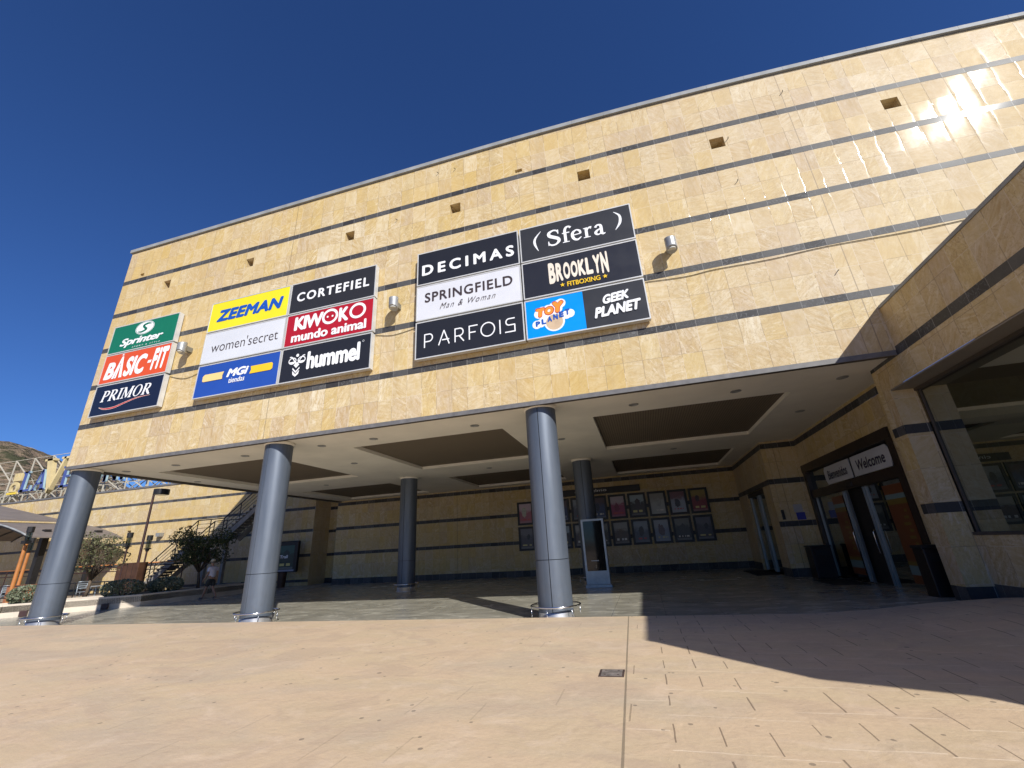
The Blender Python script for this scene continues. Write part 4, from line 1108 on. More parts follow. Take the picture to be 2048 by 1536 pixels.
def poster(i, row):
    global pt
    k = [[0, 1, 2, 9, 2, 3, 4, 5, 6, 7], [1, 11, 4, 8, 11, 8, 9, 10, 11, 1]][row][i]
    x0 = -4.76 + i * 1.062; z0 = (2.74, 1.35)[row]; x1, z1 = x0 + .96, z0 + 1.30; y = YB - .004
    o = thing('film_poster', 'framed %s film poster, %s in the %s row' % (desc[k], ['first from the left', 'second from the left', 'third from the left', 'fourth from the left', 'fifth from the left', 'fifth from the right', 'fourth from the right', 'third from the right', 'second from the right', 'first from the right'][i], ('upper', 'lower')[row]), 'poster', ((x0 + x1) / 2, y, z0), 'framed film posters on the back wall')
    b = MB(); t = .115
    b.box(x0, x1, y - .07, y, z0, z0 + t); b.box(x0, x1, y - .07, y, z1 - t, z1); b.box(x0, x0 + t, y - .07, y, z0 + t, z1 - t); b.box(x1 - t, x1, y - .07, y, z0 + t, z1 - t)
    b.build('frame', 'black', o)
    b = MB(); b.quad((x0 + t, y - .03, z0 + t), (x1 - t, y - .03, z0 + t), (x1 - t, y - .03, z1 - t), (x0 + t, y - .03, z1 - t))
    nm = 'film_print_%d' % k
    b.build('print', FACE.get(nm) or FACE.setdefault(nm, print_mat(nm, PAL[k], k + 1)), o)
for row in (0, 1):
    for i in range(10): poster(i, row)
x0, x1, y = -2.0, 2.36, YB - .006
o = thing('cinema_sign', 'long black cinema sign with white lettering above the film posters', 'sign', (0, y, 4.15))
b = MB(); b.box(x0, x1, y - .12, y, 4.14, 4.49); b.build('sign_box', 'black', o, bevel=.01)
F = Face(x0, x1, 4.14, 4.49, y - .121); F.text('cine yelmo', .17, .582, .22, .80, 'white', .0, .0, 1.0); F.done(o)
# digital totem
o = thing('digital_totem', 'tall silver framed digital totem with a black screen in front of a rear column', 'totem', (.3, 7.2, 0))
b = MB(); b.box(-.15, .74, 7.05, 7.42, .10, 2.47); b.build('casing', 'rail', o, bevel=.012)
b = MB(); b.box(-.19, .80, 7.0, 7.46, 0, .10); b.build('plinth', 'rail', o, bevel=.01)
b = MB(); b.quad((-.07, 7.046, .58), (.66, 7.046, .58), (.66, 7.046, 2.39), (-.07, 7.046, 2.39)); s = b.build('screen', 'blackgloss', o)
F = Face(-.07, .66, .58, 2.39, 7.045); F.raw(rect2(.10, .26, .19, .205), 'lampgrey'); F.done(o)
# illuminated advertising stand
o = thing('advertising_stand', 'dark free standing advertising panel with a green poster near the rear corner', 'advertising panel', (-19.9, 13.6, 0))
b = MB(); b.box(-20.6, -19.05, 13.45, 13.68, .86, 2.72); b.build('casing', 'black', o, bevel=.05)
b = MB(); b.quad((-20.48, 13.446, 1.05), (-19.3, 13.446, 1.05), (-19.3, 13.446, 2.45), (-20.48, 13.446, 2.45)); b.build('poster_print', print_mat('green_print', ((.01, .035, .03), (.02, .09, .075), (.015, .05, .05)), 5), o)
b = MB(); b.quad((-20.5, 13.444, .92), (-19.2, 13.444, .92), (-19.2, 13.444, 1.02), (-20.5, 13.444, 1.02)); b.build('logo_strip', face_mat('strip_grey', (.25, .28, .36)), o)
b = MB(); b.cyl((-20.1, 13.56, 0), (-20.1, 13.56, .86), .22, .26, 20); b.build('foot', 'brown', o, smooth=False)
F = Face(-20.48, -19.3, 1.05, 2.45, 13.445); F.text('Trail', .10, .62, .46, .60, 'white', .03, .0, .95); F.done(o)
# bins by the doors
def bin_(x, y, w, h, label):
    o = thing('litter_bin', label, 'bin', (x, y, 0))
    b = MB(); b.box(x - w / 2, x + w / 2, y - w / 2, y + w / 2, .02, h - .06); b.build('bin_body', 'binblack', o, bevel=.02)
    b = MB(); b.box(x - w / 2 - .015, x + w / 2 + .015, y - w / 2 - .015, y + w / 2 + .015, h - .06, h); b.build('bin_lid', 'black', o, bevel=.01)
    b = MB(); b.box(x - w * .3, x + w * .3, y - w / 2 - .012, y - w / 2 + .001, h - .32, h - .16); b.build('bin_opening', 'black', o)
bin_(8.02, 7.75, .62, 1.08, 'dark brown litter bin standing left of the entrance doors')
bin_(8.08, 1.22, .42, 1.16, 'dark litter bin standing between the entrance doors and the stone pier')
mb = MB(); mb.slab([(7.45, 4.7), (8.42, 4.7), (8.42, 7.2), (7.45, 7.2)], .0, .018)
tag(mb.build('door_mat', 'mat'), 'black door mat lying in front of the entrance doors', 'door mat')
mb = MB(); mb.slab([(6.3, 9.9), (7.2, 9.9), (7.2, 12.6), (6.3, 12.6)], .0, .018)
tag(mb.build('door_mat', 'mat'), 'black door mat lying before the inner side door', 'door mat')
# welcome boards above the doors
for y0, y1, t, lb, pts in ((4.72, 6.75, 'Bienvenidos', 'white board lettered in Spanish above the left door leaf', 0), (2.35, 4.58, 'Welcome', 'white board lettered in English above the right door leaf', 1)):
    o = thing('welcome_board', lb, 'sign', (8.5, (y0 + y1) / 2, 3.0), 'welcome boards above the entrance doors')
    x = 8.56; zb, zt = 3.02, 3.6; v = [(y1, zb + .06), (y0, zb), (y0, zt - .05), (y0, zt), (y1, zt), (y1 + .0, zt - .1)] if pts == 0 else [(y1, zb), (y0 + .1, zb), (y0, zb + .2), (y0, zt - .12), (y0 + .12, zt), (y1, zt)]
    if pts == 0: v = [(y1 - .1, zb), (y0, zb), (y0, zt), (y1 - .12, zt), (y1, zt - .12), (y1, zb + .15)]
    b = MB(); n = len(v); b.add([(x, p[0], p[1]) for p in v] + [(x + .02, p[0], p[1]) for p in v], [tuple(range(n)), tuple(range(2 * n - 1, n - 1, -1))] + [(i, (i + 1) % n, n + (i + 1) % n, n + i) for i in range(n)])
    b.build('board', face_mat('board_white', (.60, .60, .62)), o)
    g = font_mesh(t, .022, .12); xs = [p[0] for p in g[0]]; ys = [p[1] for p in g[0]]; a, bb_, c, d = min(xs), max(xs), min(ys), max(ys)
    m = (y1 - y0) * .13; w = (y1 - y0) - 2 * m
    b = MB(); b.add([(x - .003, y1 - m - w * (p[0] - a) / (bb_ - a), zb + .14 + .30 * (p[1] - c) / (d - c)) for p in g[0]], g[1]); b.build('lettering', face_mat('violet_ink', (.07, .035, .16)), o)
# small notices on the jut wall
o = thing('notice_sheet', 'white and blue notice stuck on the wall left of the entrance doors', 'notice', (8.03, 8.595, 2.2))
b = MB(); b.quad((7.86, 8.594, 2.26), (8.16, 8.594, 2.26), (8.16, 8.594, 2.55), (7.86, 8.594, 2.55), 0); b.quad((7.90, 8.593, 1.98), (8.2, 8.593, 1.98), (8.2, 8.593, 2.25), (7.90, 8.593, 2.25), 1)
b.build('sheet', [face_mat('sheet_white', (.42, .40, .42)), face_mat('sheet_blue', (.03, .03, .30))], o)
b = MB(); b.box(7.40, 7.50, 8.55, 8.598, 2.02, 2.38)
tag(b.build('entry_phone', 'black', bevel=.01), 'small black entry phone on the wall beside the inner side door', 'entry phone')
# access cover in the plaza
zc = .122
o = thing('access_cover', 'square worn metal access cover set in the plaza beside the long joint', 'access cover', (1.575, -4.79, zc))
b = MB(); b.box(1.43, 1.725, -4.945, -4.64, zc - .01, zc + .004); b.build('frame', 'manframe', o)
b = MB(); b.box(1.455, 1.70, -4.925, -4.66, zc, zc + .008)
for px, py in ((1.50, -4.70), (1.50, -4.88), (1.655, -4.70), (1.655, -4.88)): b.cyl((px, py, zc + .008), (px, py, zc + .0095), .013, n=10, mi=1)
b.build('lid', ['manhole', 'manframe'], o)

# ------------------------------------------------------------------ left hand side: planter, plants, terrace furniture
FR = [(-30.5, -4.6), (-26.5, -1.1), (-23.3, 2.1), (-20.0, 5.15), (-19.72, 8.2), (-19.6, 11.6)]
BK = [(-31.6, -3.4), (-27.6, .2), (-24.6, 3.4), (-21.9, 6.0), (-21.55, 8.6), (-21.4, 11.6)]
o = thing('planter', 'long low cream planter wall bending behind the left corner column', 'planter', (-22, 4, 0))
def wall_strip(line, t, h0, h1, side):
    mb = MB(); off = []
    for i, p in enumerate(line):
        a = Vector(line[max(0, i - 1)]); b = Vector(line[min(len(line) - 1, i + 1)]); d = (b - a).normalized()
        n = Vector((-d.y, d.x)) * side * t; off.append((p[0] + n.x, p[1] + n.y))
    for i in range(len(line) - 1): mb.slab([line[i], line[i + 1], off[i + 1], off[i]] if side > 0 else [line[i], off[i], off[i + 1], line[i + 1]], h0, h1)
    return mb
wall_strip(FR, .22, -.04, .50, 1).build('front_wall', 'planter', o, bevel=.012)
wall_strip(BK, .15, -.04, .50, -1).build('rear_wall', 'planter', o)
mb = MB(); mb.slab(FR + BK[::-1], .2, .43); mb.build('soil', 'soil', o)
for p, l in (((-21.08, 1.66), 'small dark square light at the foot of the planter wall, left of the corner column'), ((-20.83, 4.30), 'small dark square light at the foot of the planter wall, right of the corner column')):
    d = Vector((FR[3][0] - FR[2][0], FR[3][1] - FR[2][1], 0)).normalized(); nrm = Vector((d.y, -d.x, 0))
    best = None
    for i in range(len(FR) - 1):
        for k in range(101):
            q = Vector((FR[i][0] + (FR[i + 1][0] - FR[i][0]) * k / 100, FR[i][1] + (FR[i + 1][1] - FR[i][1]) * k / 100, 0))
            ray = Vector((q.x - 2.186, q.y + 10.922, 0)).normalized(); tgt = Vector((p[0] - 2.186, p[1] + 10.922, 0)).normalized()
            e = (ray - tgt).length
            if best is None or e < best[0]: best = (e, q)
    q = best[1]; mb = MB(); mb.obox(q + nrm * .06 - d * .12 + Vector((0, 0, .12)), q + nrm * .06 + d * .12 + Vector((0, 0, .12)), .12, .22)
    tag(mb.build('floor_light', 'maroon', bevel=.01), l, 'light', 'square lights along the planter wall')

rng = random.Random(3)
def rv(): 
    while True:
        v = Vector((rng.uniform(-1, 1), rng.uniform(-1, 1), rng.uniform(-1, 1)))
        if .05 < v.length < 1: return v
def leaves(mb, c, rad, n, size, shell=.35, mi=0):
    for _ in range(n):
        d = rv(); l = d.length; d = d / l; l = shell + (1 - shell) * l ** .6
        p = Vector(c) + Vector((d.x * rad[0], d.y * rad[1], d.z * rad[2])) * l
        a = rv().normalized(); b = a.cross(rv()).normalized(); s = size * rng.uniform(.6, 1.35)
        mb.add([p - a * s, p + b * s * .45, p + a * s, p - b * s * .45], [(0, 1, 2, 3)], mi)
def shrub(x, y, r, h, label, n=1500):
    o = thing('shrub', label, 'shrub', (x, y, .43), 'clipped round shrubs in the planter')
    mb = MB(); leaves(mb, (x, y, .43 + h * .48), (r, r, h * .55), n, .055, .72)
    for k in range(10):
        a = rng.uniform(0, 6.28); leaves(mb, (x + math.cos(a) * r * .75, y + math.sin(a) * r * .75, .43 + h * rng.uniform(.3, .75)), (r * .33, r * .33, h * .25), 90, .05, .4)
    mb.build('foliage', 'leafs', o)
    mb = MB()
    for k in range(9):
        a = rng.uniform(0, 6.28); mb.tube([(x, y, .40), (x + math.cos(a) * r * .35, y + math.sin(a) * r * .35, .43 + h * .3), (x + math.cos(a) * r * .7, y + math.sin(a) * r * .7, .43 + h * .6)], [.02, .015, .008], 5)
    mb.build('stem', 'bark', o)
shrub(-21.15, 5.05, .78, .72, 'round silvery shrub in full sun beside the planter corner')
shrub(-21.0, 6.9, .75, .68, 'round shrub in the shade behind the planter corner')
shrub(-25.75, 2.0, .85, .72, 'round silvery shrub at the left edge of the planter')
shrub(-24.35, 3.35, .62, .72, 'round silvery shrub partly hidden by the left corner column')
def tree(x, y, h, r, label, clumps, n, mat, lean=(0, 0), fork=.32):
    o = thing('tree', label, 'tree', (x, y, .4), 'young trees in the planter')
    tr = MB(); top = Vector((x + lean[0], y + lean[1], .4 + h * .8))
    base = Vector((x, y, .4)); fk = base.lerp(top, fork)
    tr.tube([base, base.lerp(fk, .5) + Vector((.03, 0, 0)), fk], [.085, .07, .06], 8)
    cl = []
    for k in range(clumps):
        a = 6.283 * k / clumps + rng.uniform(-.4, .4); rr = r * rng.uniform(.35, .95); zz = .4 + h * rng.uniform(.48, .93)
        c = Vector((x + lean[0] * .8 + math.cos(a) * rr, y + lean[1] * .8 + math.sin(a) * rr, zz)); cl.append(c)
        m = fk.lerp(c, .5) + Vector((0, 0, .12)); tr.tube([fk, m, c], [.04, .024, .009], 6)
        for q in range(3):
            e = c + rv() * r * .35; tr.tube([m.lerp(c, .4), e], [.014, .005], 5)
    tr.build('trunk', 'bark', o, smooth=True)
    mb = MB()
    for c in cl: leaves(mb, c, (r * rng.uniform(.32, .5), r * rng.uniform(.32, .5), h * rng.uniform(.10, .17)), n, .062, .2)
    mb.build('crown', mat, o)
    return o
tree(-23.4, 5.0, 3.1, 1.25, 'thin olive tree in sunlight right of the left corner column', 16, 85, 'leafg', (.35, 0))
tree(-20.8, 8.5, 2.95, 1.3, 'dark bushy tree in the shade in front of the staircase', 20, 230, 'leafd', (-.4, 0), .35)

# street lamp, lantern posts
def lantern(x, y, z1, label, colr, pole_r=.045):
    o = thing('lantern_post', label, 'lamp post', (x, y, .03), 'lantern posts on the terrace')
    mb = MB(); mb.cyl((x, y, .03), (x, y, z1 - .75), pole_r, n=12); mb.cyl((x, y, .03), (x, y, .2), pole_r * 2, n=12); mb.build('post', colr, o, smooth=False)
    mb = MB(); mb.box(x - .13, x + .13, y - .13, y + .13, z1 - .78, z1 - .72)
    mb.cyl((x, y, z1 - .9), (x, y, z1 - .78), .07, .11, 10); mb.build('lamp_base', 'black', o)
    mb = MB(); mb.cyl((x, y, z1 - .72), (x, y, z1 - .28), .10, n=14); mb.build('lamp_glass', 'clear', o, smooth=False)
    mb = MB(); mb.cyl((x, y, z1 - .28), (x, y, z1), .15, .15, 14)
    for k in range(4):
        a = 1.571 * k + .785; mb.cyl((x + .12 * math.cos(a), y + .12 * math.sin(a), z1 - .72), (x + .12 * math.cos(a), y + .12 * math.sin(a), z1 - .28), .012, n=6)
    mb.build('lamp_cap', 'black', o); return o
lantern(-26.62, 8.5, 3.58, 'maroon lantern post rising behind the brown cabinet, left of the tall street lamp', 'maroon')
lantern(-26.0, 9.2, 3.4, 'maroon lantern post close beside the tall street lamp', 'maroon')
o = lantern(-28.7, 5.0, 3.95, 'orange lantern post with side floodlight, at the far left under the canopy', 'orange', .085)
mb = MB(); mb.obox((-28.7, 4.93, 3.05), (-28.35, 4.75, 3.15), .05, .05); mb.box(-28.42, -28.1, 4.62, 4.86, 3.08, 3.24); mb.build('floodlight', 'black', o)
o = lantern(-34.05, 8.0, 3.7, 'thinner orange lantern post further back behind the first orange one', 'orange', .08)
o = lantern(-33.0, 8.6, 3.9, 'maroon lantern post partly behind the left corner column', 'maroon', .07)
x, y = -26.2, 9.0
o = thing('street_lamp', 'tall dark street lamp with a drum shaped head in front of the sunlit far wall', 'street lamp', (x, y, .03))
mb = MB(); mb.cyl((x, y, .03), (x - .02, y, 6.0), .075, .06, 12); mb.cyl((x, y, .03), (x, y, .3), .13, n=12); mb.build('post', 'maroon', o)
mb = MB(); mb.obox((x, y, 5.86), (x + .45, y - .1, 5.86), .05, .06); mb.build('arm', 'black', o)
mb = MB(); mb.cyl((x + .78, y - .15, 5.68), (x + .78, y - .15, 6.0), .40, .40, 20); mb.build('lamp_head', 'black', o, bevel=.02)
mb = MB(); mb.cyl((x + .78, y - .15, 5.66), (x + .78, y - .15, 5.678), .33, n=20); mb.build('lamp_lens', 'lens', o)
o = thing('cabinet', 'rust brown sheet metal cabinet at the foot of the tall street lamp', 'cabinet', (-26.2, 8.9, .03))
mb = MB(); mb.box(-27.05, -25.4, 8.5, 9.0, .03, 1.92); mb.build('cabinet_body', 'brown', o, bevel=.015)
mb = MB()
for xx in (-26.65, -26.24, -25.83): mb.box(xx, xx + .012, 8.492, 8.5, .1, 1.86)
mb.build('door_gap', 'black', o)
# terrace railing and furniture
o = thing('railing', 'dark terrace railing with horizontal bars behind the planter', 'railing', (-30, 7.4, .03))
mb = MB()
for zz, rr in ((1.02, .03), (.42, .03)): mb.tube([(-38, 6.6, zz), (-31.5, 7.2, zz), (-24.6, 7.9, zz)], rr, 8)
mb.build('rail_bar', 'black', o, smooth=True)
for k in range(8):
    t = k / 7; xx = -38 + 13.4 * t; yy = 6.6 + 1.3 * t; mb = MB(); mb.cyl((xx, yy, .03), (xx, yy, 1.02), .025, n=8); mb.build('post', 'black', o)
o = thing('balustrade', 'long thin rail with orange handrail further back on the terrace', 'railing', (-32, 11, .03))
mb = MB()
for zz in (1.5, 1.72): mb.tube([(-46, 10.6, zz), (-25.5, 11.2, zz)], .028, 8)
mb.build('rail_bar', 'maroon', o, smooth=True)
mb = MB(); mb.tube([(-46, 10.6, 1.9), (-25.5, 11.2, 1.9)], .035, 8); mb.build('handrail', 'orange', o, smooth=True)
for k in range(9):
    xx = -46 + 20.5 * k / 8; yy = 10.6 + .6 * k / 8; mb = MB(); mb.cyl((xx, yy, .03), (xx, yy, 1.9), .03, n=8); mb.build('post', 'maroon', o)
def cafe_chair(x, y, rz, label):
    o = thing('terrace_chair', label, 'chair', (x, y, .035), 'pale metal chairs on the terrace', rz)
    mb = MB()
    for sx in (-.22, .22):
        mb.tube([(sx, -.24, 0), (sx, -.22, .45), (sx, -.22, .66), (sx, .20, .66)], .022, 6)
        mb.tube([(sx, .26, 0), (sx, .2, .45), (sx, .28, 1.0)], .022, 6)
    mb.tube([(-.22, .28, 1.0), (.22, .28, 1.0)], .022, 6); mb.build('chair_frame', 'rail', o, smooth=True, local=True)
    mb = MB(); mb.box(-.23, .23, -.24, .24, .44, .47); mb.build('seat', 'rail', o, local=True, bevel=.01)
    mb = MB()
    for zz in (.62, .74, .86): mb.box(-.21, .21, .215 + (zz - .5) * .12, .235 + (zz - .5) * .12, zz, zz + .07)
    mb.build('backrest', 'rail', o, local=True)
    return o
def cafe_table(x, y, label):
    o = thing('terrace_table', label, 'table', (x, y, .035), 'tables on the terrace')
    mb = MB(); mb.cyl((0, 0, .72), (0, 0, .75), .5, n=24); mb.build('table_top', 'lampgrey', o, local=True)
    mb = MB(); mb.cyl((0, 0, .03), (0, 0, .72), .035, n=10); mb.cyl((0, 0, 0), (0, 0, .03), .28, n=20); mb.build('pedestal', 'rail', o, local=True)
cafe_table(-28.9, 8.9, 'round terrace table between pale chairs right of the left corner column')
c = cafe_chair(-29.9, 8.9, 1.4, 'pale metal terrace chair left of the round table behind the thin olive tree')
dup(c, (-27.9, 9.1, .035), 'pale metal terrace chair right of the round table, near the brown cabinet', -1.5)
dup(c, (-35.2, 8.2, .035), 'pale metal terrace chair at the far left beside an orange lantern post', 1.2)
dup(c, (-33.6, 8.9, .035), 'pale metal terrace chair seen left of the corner column below the canopy', -.7)
def chest(x, y, label):
    mb = MB(); mb.box(x - .7, x + .7, y - .35, y + .35, .035, 1.0); mb.box(x - .74, x + .74, y - .38, y + .38, 1.0, 1.05)
    tag(mb.build('terrace_chest', face_mat('terracotta_board', (.33, .125, .06)), bevel=.02), label, 'chest', 'terracotta chests on the terrace')
chest(-36.9, 7.9, 'terracotta coloured chest at the far left edge behind the railing')
chest(-33.4, 7.9, 'terracotta coloured chest left of the corner column behind the railing')
# canopy
o = thing('canopy', 'brown curved terrace canopy on dark posts at the far left', 'canopy', (-38, 10, .03))
mb = MB(); n = 14; P = []
for i in range(n + 1):
    t = i / n; xx = -47 + 12.2 * t; P.append((xx, 3.75 + 1.35 * math.sin(math.pi * (.12 + .88 * t)) ** .9 if t > 0 else 4.2))
for ya, yb, zo in ((8.3, 13.5, 0.0),):
    for i in range(n):
        (xa, za), (xb, zb) = P[i], P[i + 1]
        mb.add([(xa, ya, za), (xb, ya, zb), (xb, yb, zb), (xa, yb, za), (xa, ya, za + .07), (xb, ya, zb + .07), (xb, yb, zb + .07), (xa, yb, za + .07)],
               [(0, 3, 2, 1), (4, 5, 6, 7), (0, 1, 5, 4), (2, 3, 7, 6), (1, 2, 6, 5), (3, 0, 4, 7)])
mb.build('canopy_roof', 'canvas', o)
for yy in (8.25, 9.6, 10.9, 12.2, 13.45):
    mb = MB(); mb.tube([(p[0], yy, p[1] - .05) for p in P], .05, 6); mb.build('rib', 'black', o, smooth=True)
mb = MB(); mb.tube([(p[0], 8.18, p[1] + .06) for p in P], .055, 6); mb.build('edge_trim', 'coping', o, smooth=True)
for xx, yy, rr in ((-36.0, 9.6, .17), (-44.5, 9.6, .17), (-36.0, 12.6, .17)):
    mb = MB(); mb.box(xx - rr, xx + rr, yy - rr, yy + rr, .03, 4.35); mb.build('post', 'black', o)
# second canopy roof plane at the picture's edge
o = thing('awning', 'flat brown awning rising out of the picture above the curved canopy', 'awning', (-42, 9, 5))
mb = MB(); mb.add([(-50, 8.4, 7.3), (-39.3, 8.4, 5.12), (-39.3, 12.5, 5.12), (-50, 12.5, 7.3), (-50, 8.4, 7.42), (-39.3, 8.4, 5.2), (-39.3, 12.5, 5.2), (-50, 12.5, 7.42)],
                  [(0, 3, 2, 1), (4, 5, 6, 7), (0, 1, 5, 4), (2, 3, 7, 6), (1, 2, 6, 5), (3, 0, 4, 7)]); mb.build('sheet', 'canvas', o)
mb = MB()
for xx in (-49.8,): mb.box(xx, xx + .2, 10, 10.2, .03, 7.25)
mb.build('post', 'black', o)
# staircase
o = thing('staircase', 'outdoor concrete staircase with dark railings climbing to the right along the far wall', 'staircase', (-26, 12.4, .03))
y0, y1 = 11.6, 12.9
def flight(xa, za, xb, zb, n):
    st = MB()
    for yy in (y0, y1 - .09): st.add([(xa, yy, za - .12), (xb, yy, zb - .12), (xb, yy, zb - .45), (xa + .25, yy, za - .35), (xa, yy + .09, za - .12), (xb, yy + .09, zb - .12), (xb, yy + .09, zb - .45), (xa + .25, yy + .09, za - .35)],
                                     [(0, 1, 2, 3), (7, 6, 5, 4), (0, 4, 5, 1), (2, 6, 7, 3), (1, 5, 6, 2), (0, 3, 7, 4)])
    st.build('stringer', 'concrete', o)
    for k in range(n):
        t = k / n; xx = xa + (xb - xa) * t; zz = za + (zb - za) * (k + 1) / n
        q = MB(); q.box(xx, xx + (xb - xa) / n + .02, y0 + .02, y1 - .02, zz - .07, zz); q.box(xx, xx + .03, y0 + .02, y1 - .02, zz - (zb - za) / n + .02, zz - .07); q.build('step', 'concrete', o)
flight(-29.9, .1, -25.5, 3.25, 18)
q = MB(); q.box(-25.5, -23.4, y0, y1, 3.05, 3.25); q.build('landing', 'concrete', o)
flight(-23.4, 3.25, -19.8, 5.85, 15)
q = MB(); q.box(-19.8, -17.3, y0, YB - .02, 5.65, 5.85); q.build('landing', 'concrete', o)
for xx in (-25.2, -23.7): 
    q = MB(); q.box(xx, xx + .2, 12.2, 12.4, .03, 3.05); q.build('support', 'concrete', o)
line = [(-29.9, .15), (-25.5, 3.3), (-23.4, 3.3), (-19.8, 5.9), (-18.0, 5.9)]
for yy in (y0 + .05, y1 - .06):
    r = MB(); r.tube([(p[0], yy, p[1] + 1.0) for p in line], .035, 8); r.build('handrail', 'black', o, smooth=True)
    r = MB()
    for dz in (.25, .5, .75): r.tube([(p[0], yy, p[1] + dz) for p in line], .016, 6)
    r.build('rail_bar', 'black', o, smooth=True)
    for i in range(len(line) - 1):
        (xa, za), (xb, zb) = line[i], line[i + 1]; m = max(1, round(abs(xb - xa) / 1.3))
        for k in range(m):
            t = k / m; xx, zz = xa + (xb - xa) * t, za + (zb - za) * t
            q = MB(); q.box(xx - .02, xx + .02, yy - .02, yy + .02, zz - .1, zz + 1.0); q.build('post', 'black', o)
for xx in (-31.4, -30.7):
    q = MB(); q.tube([(xx, y0 + .1, .03), (xx, y0 + .1, 1.0), (xx + .55, y0 + .1, 1.0), (xx + .55, y0 + .1, .03)], .03, 6); q.tube([(xx, y0 + .1, .5), (xx + .55, y0 + .1, .5)], .02, 6); q.build('gate_hoop', 'black', o, smooth=True)
# floodlight on the far wall
o = thing('wall_floodlight', 'small pale floodlight fixed high on the sunlit far wall', 'wall lamp', (-32.4, YB, 3.85))
q = MB(); q.prism([(-32.62, 3.98), (-32.2, 3.98), (-32.25, 3.72), (-32.57, 3.72)], YB - .35, YB - .03); q.build('lamp_body', 'lampgrey', o)
q = MB(); q.box(-32.46, -32.36, YB - .03, YB, 3.75, 3.95); q.build('mount', 'steel', o)

# ------------------------------------------------------------------ rooftop letters on their truss
o = thing('rooftop_sign', 'white rooftop truss carrying big blue and gold letters above the far wall', 'rooftop sign', (-46, 16, 7.5))
def bar(mb, a, b, w=.09): mb.obox(a, b, w, w)
posts = [-60.0, -57.4, -54.8, -52.2, -49.65, -47.1, -44.5, -42.0, -39.4, -36.8, -34.2]
tz = lambda x: 11.9
mb = MB()
for i, xx in enumerate(posts):
    bar(mb, (xx, 15.75, 7.5), (xx, 15.75, tz(xx)), .075); bar(mb, (xx, 17.4, 7.5), (xx, 15.75, 10.4), .05); bar(mb, (xx, 17.4, 7.5), (xx, 17.4, 9.0), .08); bar(mb, (xx, 15.75, 9.0), (xx, 17.4, 9.0), .07)
    if i < len(posts) - 1:
        x2 = posts[i + 1]
        for zz in (8.5, 9.05, 9.75, 10.6, 11.9): bar(mb, (xx, 15.75, zz), (x2, 15.75, zz), .04)
        bar(mb, (xx, 15.75, 11.9), (x2, 15.75, 10.0), .07); bar(mb, (xx, 15.75, 9.05), (x2, 15.75, 7.6), .06); bar(mb, (x2, 15.75, 9.05), (xx, 15.75, 7.6), .05)
        bar(mb, (xx, 17.4, 9.0), (x2, 17.4, 7.5), .06); bar(mb, (xx, 17.4, 7.5), (x2, 17.4, 9.0), .06); bar(mb, (xx, 17.4, 9.0), (x2, 17.4, 9.0), .06)
mb.build('truss', 'truss', o)
def solid_letter(g, x0, x1, z0, z1, y, d, mats, name='letter'):
    xs = [p[0] for p in g[0]]; ys = [p[1] for p in g[0]]; a, b, c, e = min(xs), max(xs), min(ys), max(ys)
    P = [(x0 + (x1 - x0) * (p[0] - a) / (b - a), z0 + (z1 - z0) * (p[1] - c) / (e - c)) for p in g[0]]
    mb = MB(); n = len(P); mb.add([(p[0], y, p[1]) for p in P], g[1], 0); mb.add([(p[0], y + d, p[1]) for p in P], [f[::-1] for f in g[1]], 0)
    cnt = {}
    for f in g[1]:
        for i in range(len(f)):
            k = (f[i], f[(i + 1) % len(f)]); cnt[k] = 1
    for (i, j) in cnt:
        if (j, i) not in cnt: mb.add([(P[i][0], y, P[i][1]), (P[j][0], y, P[j][1]), (P[j][0], y + d, P[j][1]), (P[i][0], y + d, P[i][1])], [(0, 1, 2, 3)], 1)
    return mb.build(name, mats, o)
def slab_serif(cap):     # outline capitals with small feet
    t = .16
    if cap == 'L': return merge(rect2(.10, .34, 0, 1), rect2(0, .46, .92, 1), rect2(0, .80, 0, .10), rect2(.70, .80, .1, .28))
    if cap == 'A': return merge(poly2([(.06, 0), (.16, 0), (.58, .92), (.48, 1)]), poly2([(.62, 0), (.88, 0), (.60, 1), (.44, 1)]), rect2(.24, .70, .28, .37), rect2(-.04, .26, 0, .07), rect2(.54, .98, 0, .07))
    if cap == 'V': return merge(poly2([(.05, 1), (.30, 1), (.56, .10), (.47, 0)]), poly2([(.47, 0), (.56, .10), (.96, 1), (.86, 1)]), rect2(-.05, .40, .94, 1), rect2(.74, 1.06, .94, 1))
    if cap == 'E': return merge(rect2(.10, .34, 0, 1), rect2(0, .78, .91, 1), rect2(0, .80, 0, .09), rect2(.34, .62, .47, .56), rect2(.70, .78, .76, .91), rect2(.72, .80, .09, .26))
ys = 15.5
solid_letter(slab_serif('L'), -52.6, -51.15, 8.75, 10.6, ys, .16, ['blue', 'paleblue']); solid_letter(slab_serif('A'), -51.0, -49.1, 8.72, 10.6, ys, .16, ['blue', 'paleblue'])
solid_letter(slab_serif('V'), -50.0, -46.9, 8.3, 11.5, ys - .1, .35, ['gold', 'gold']); solid_letter(slab_serif('E'), -47.3, -45.9, 8.72, 10.6, ys, .16, ['blue', 'paleblue'])
for ch, xa, xb in (('R', -45.6, -44.2), ('Ó', -43.9, -42.2), ('N', -41.9, -40.3), ('I', -39.9, -39.5), ('C', -39.2, -37.8), ('A', -37.6, -36.0)):
    solid_letter(font_mesh(ch, .03), xa, xb, 8.72, 10.6 if ch != 'Ó' else 11.1, ys, .16, ['blue', 'paleblue'])
em = merge(ring2(.5, .32, .42, .36, .17), poly2([(.0, -.06), (1.0, -.06), (.9, .09), (.1, .09)]))
solid_letter(em, -54.1, -52.75, 8.6, 9.75, ys, .16, ['gold', 'gold'], 'castle_emblem')
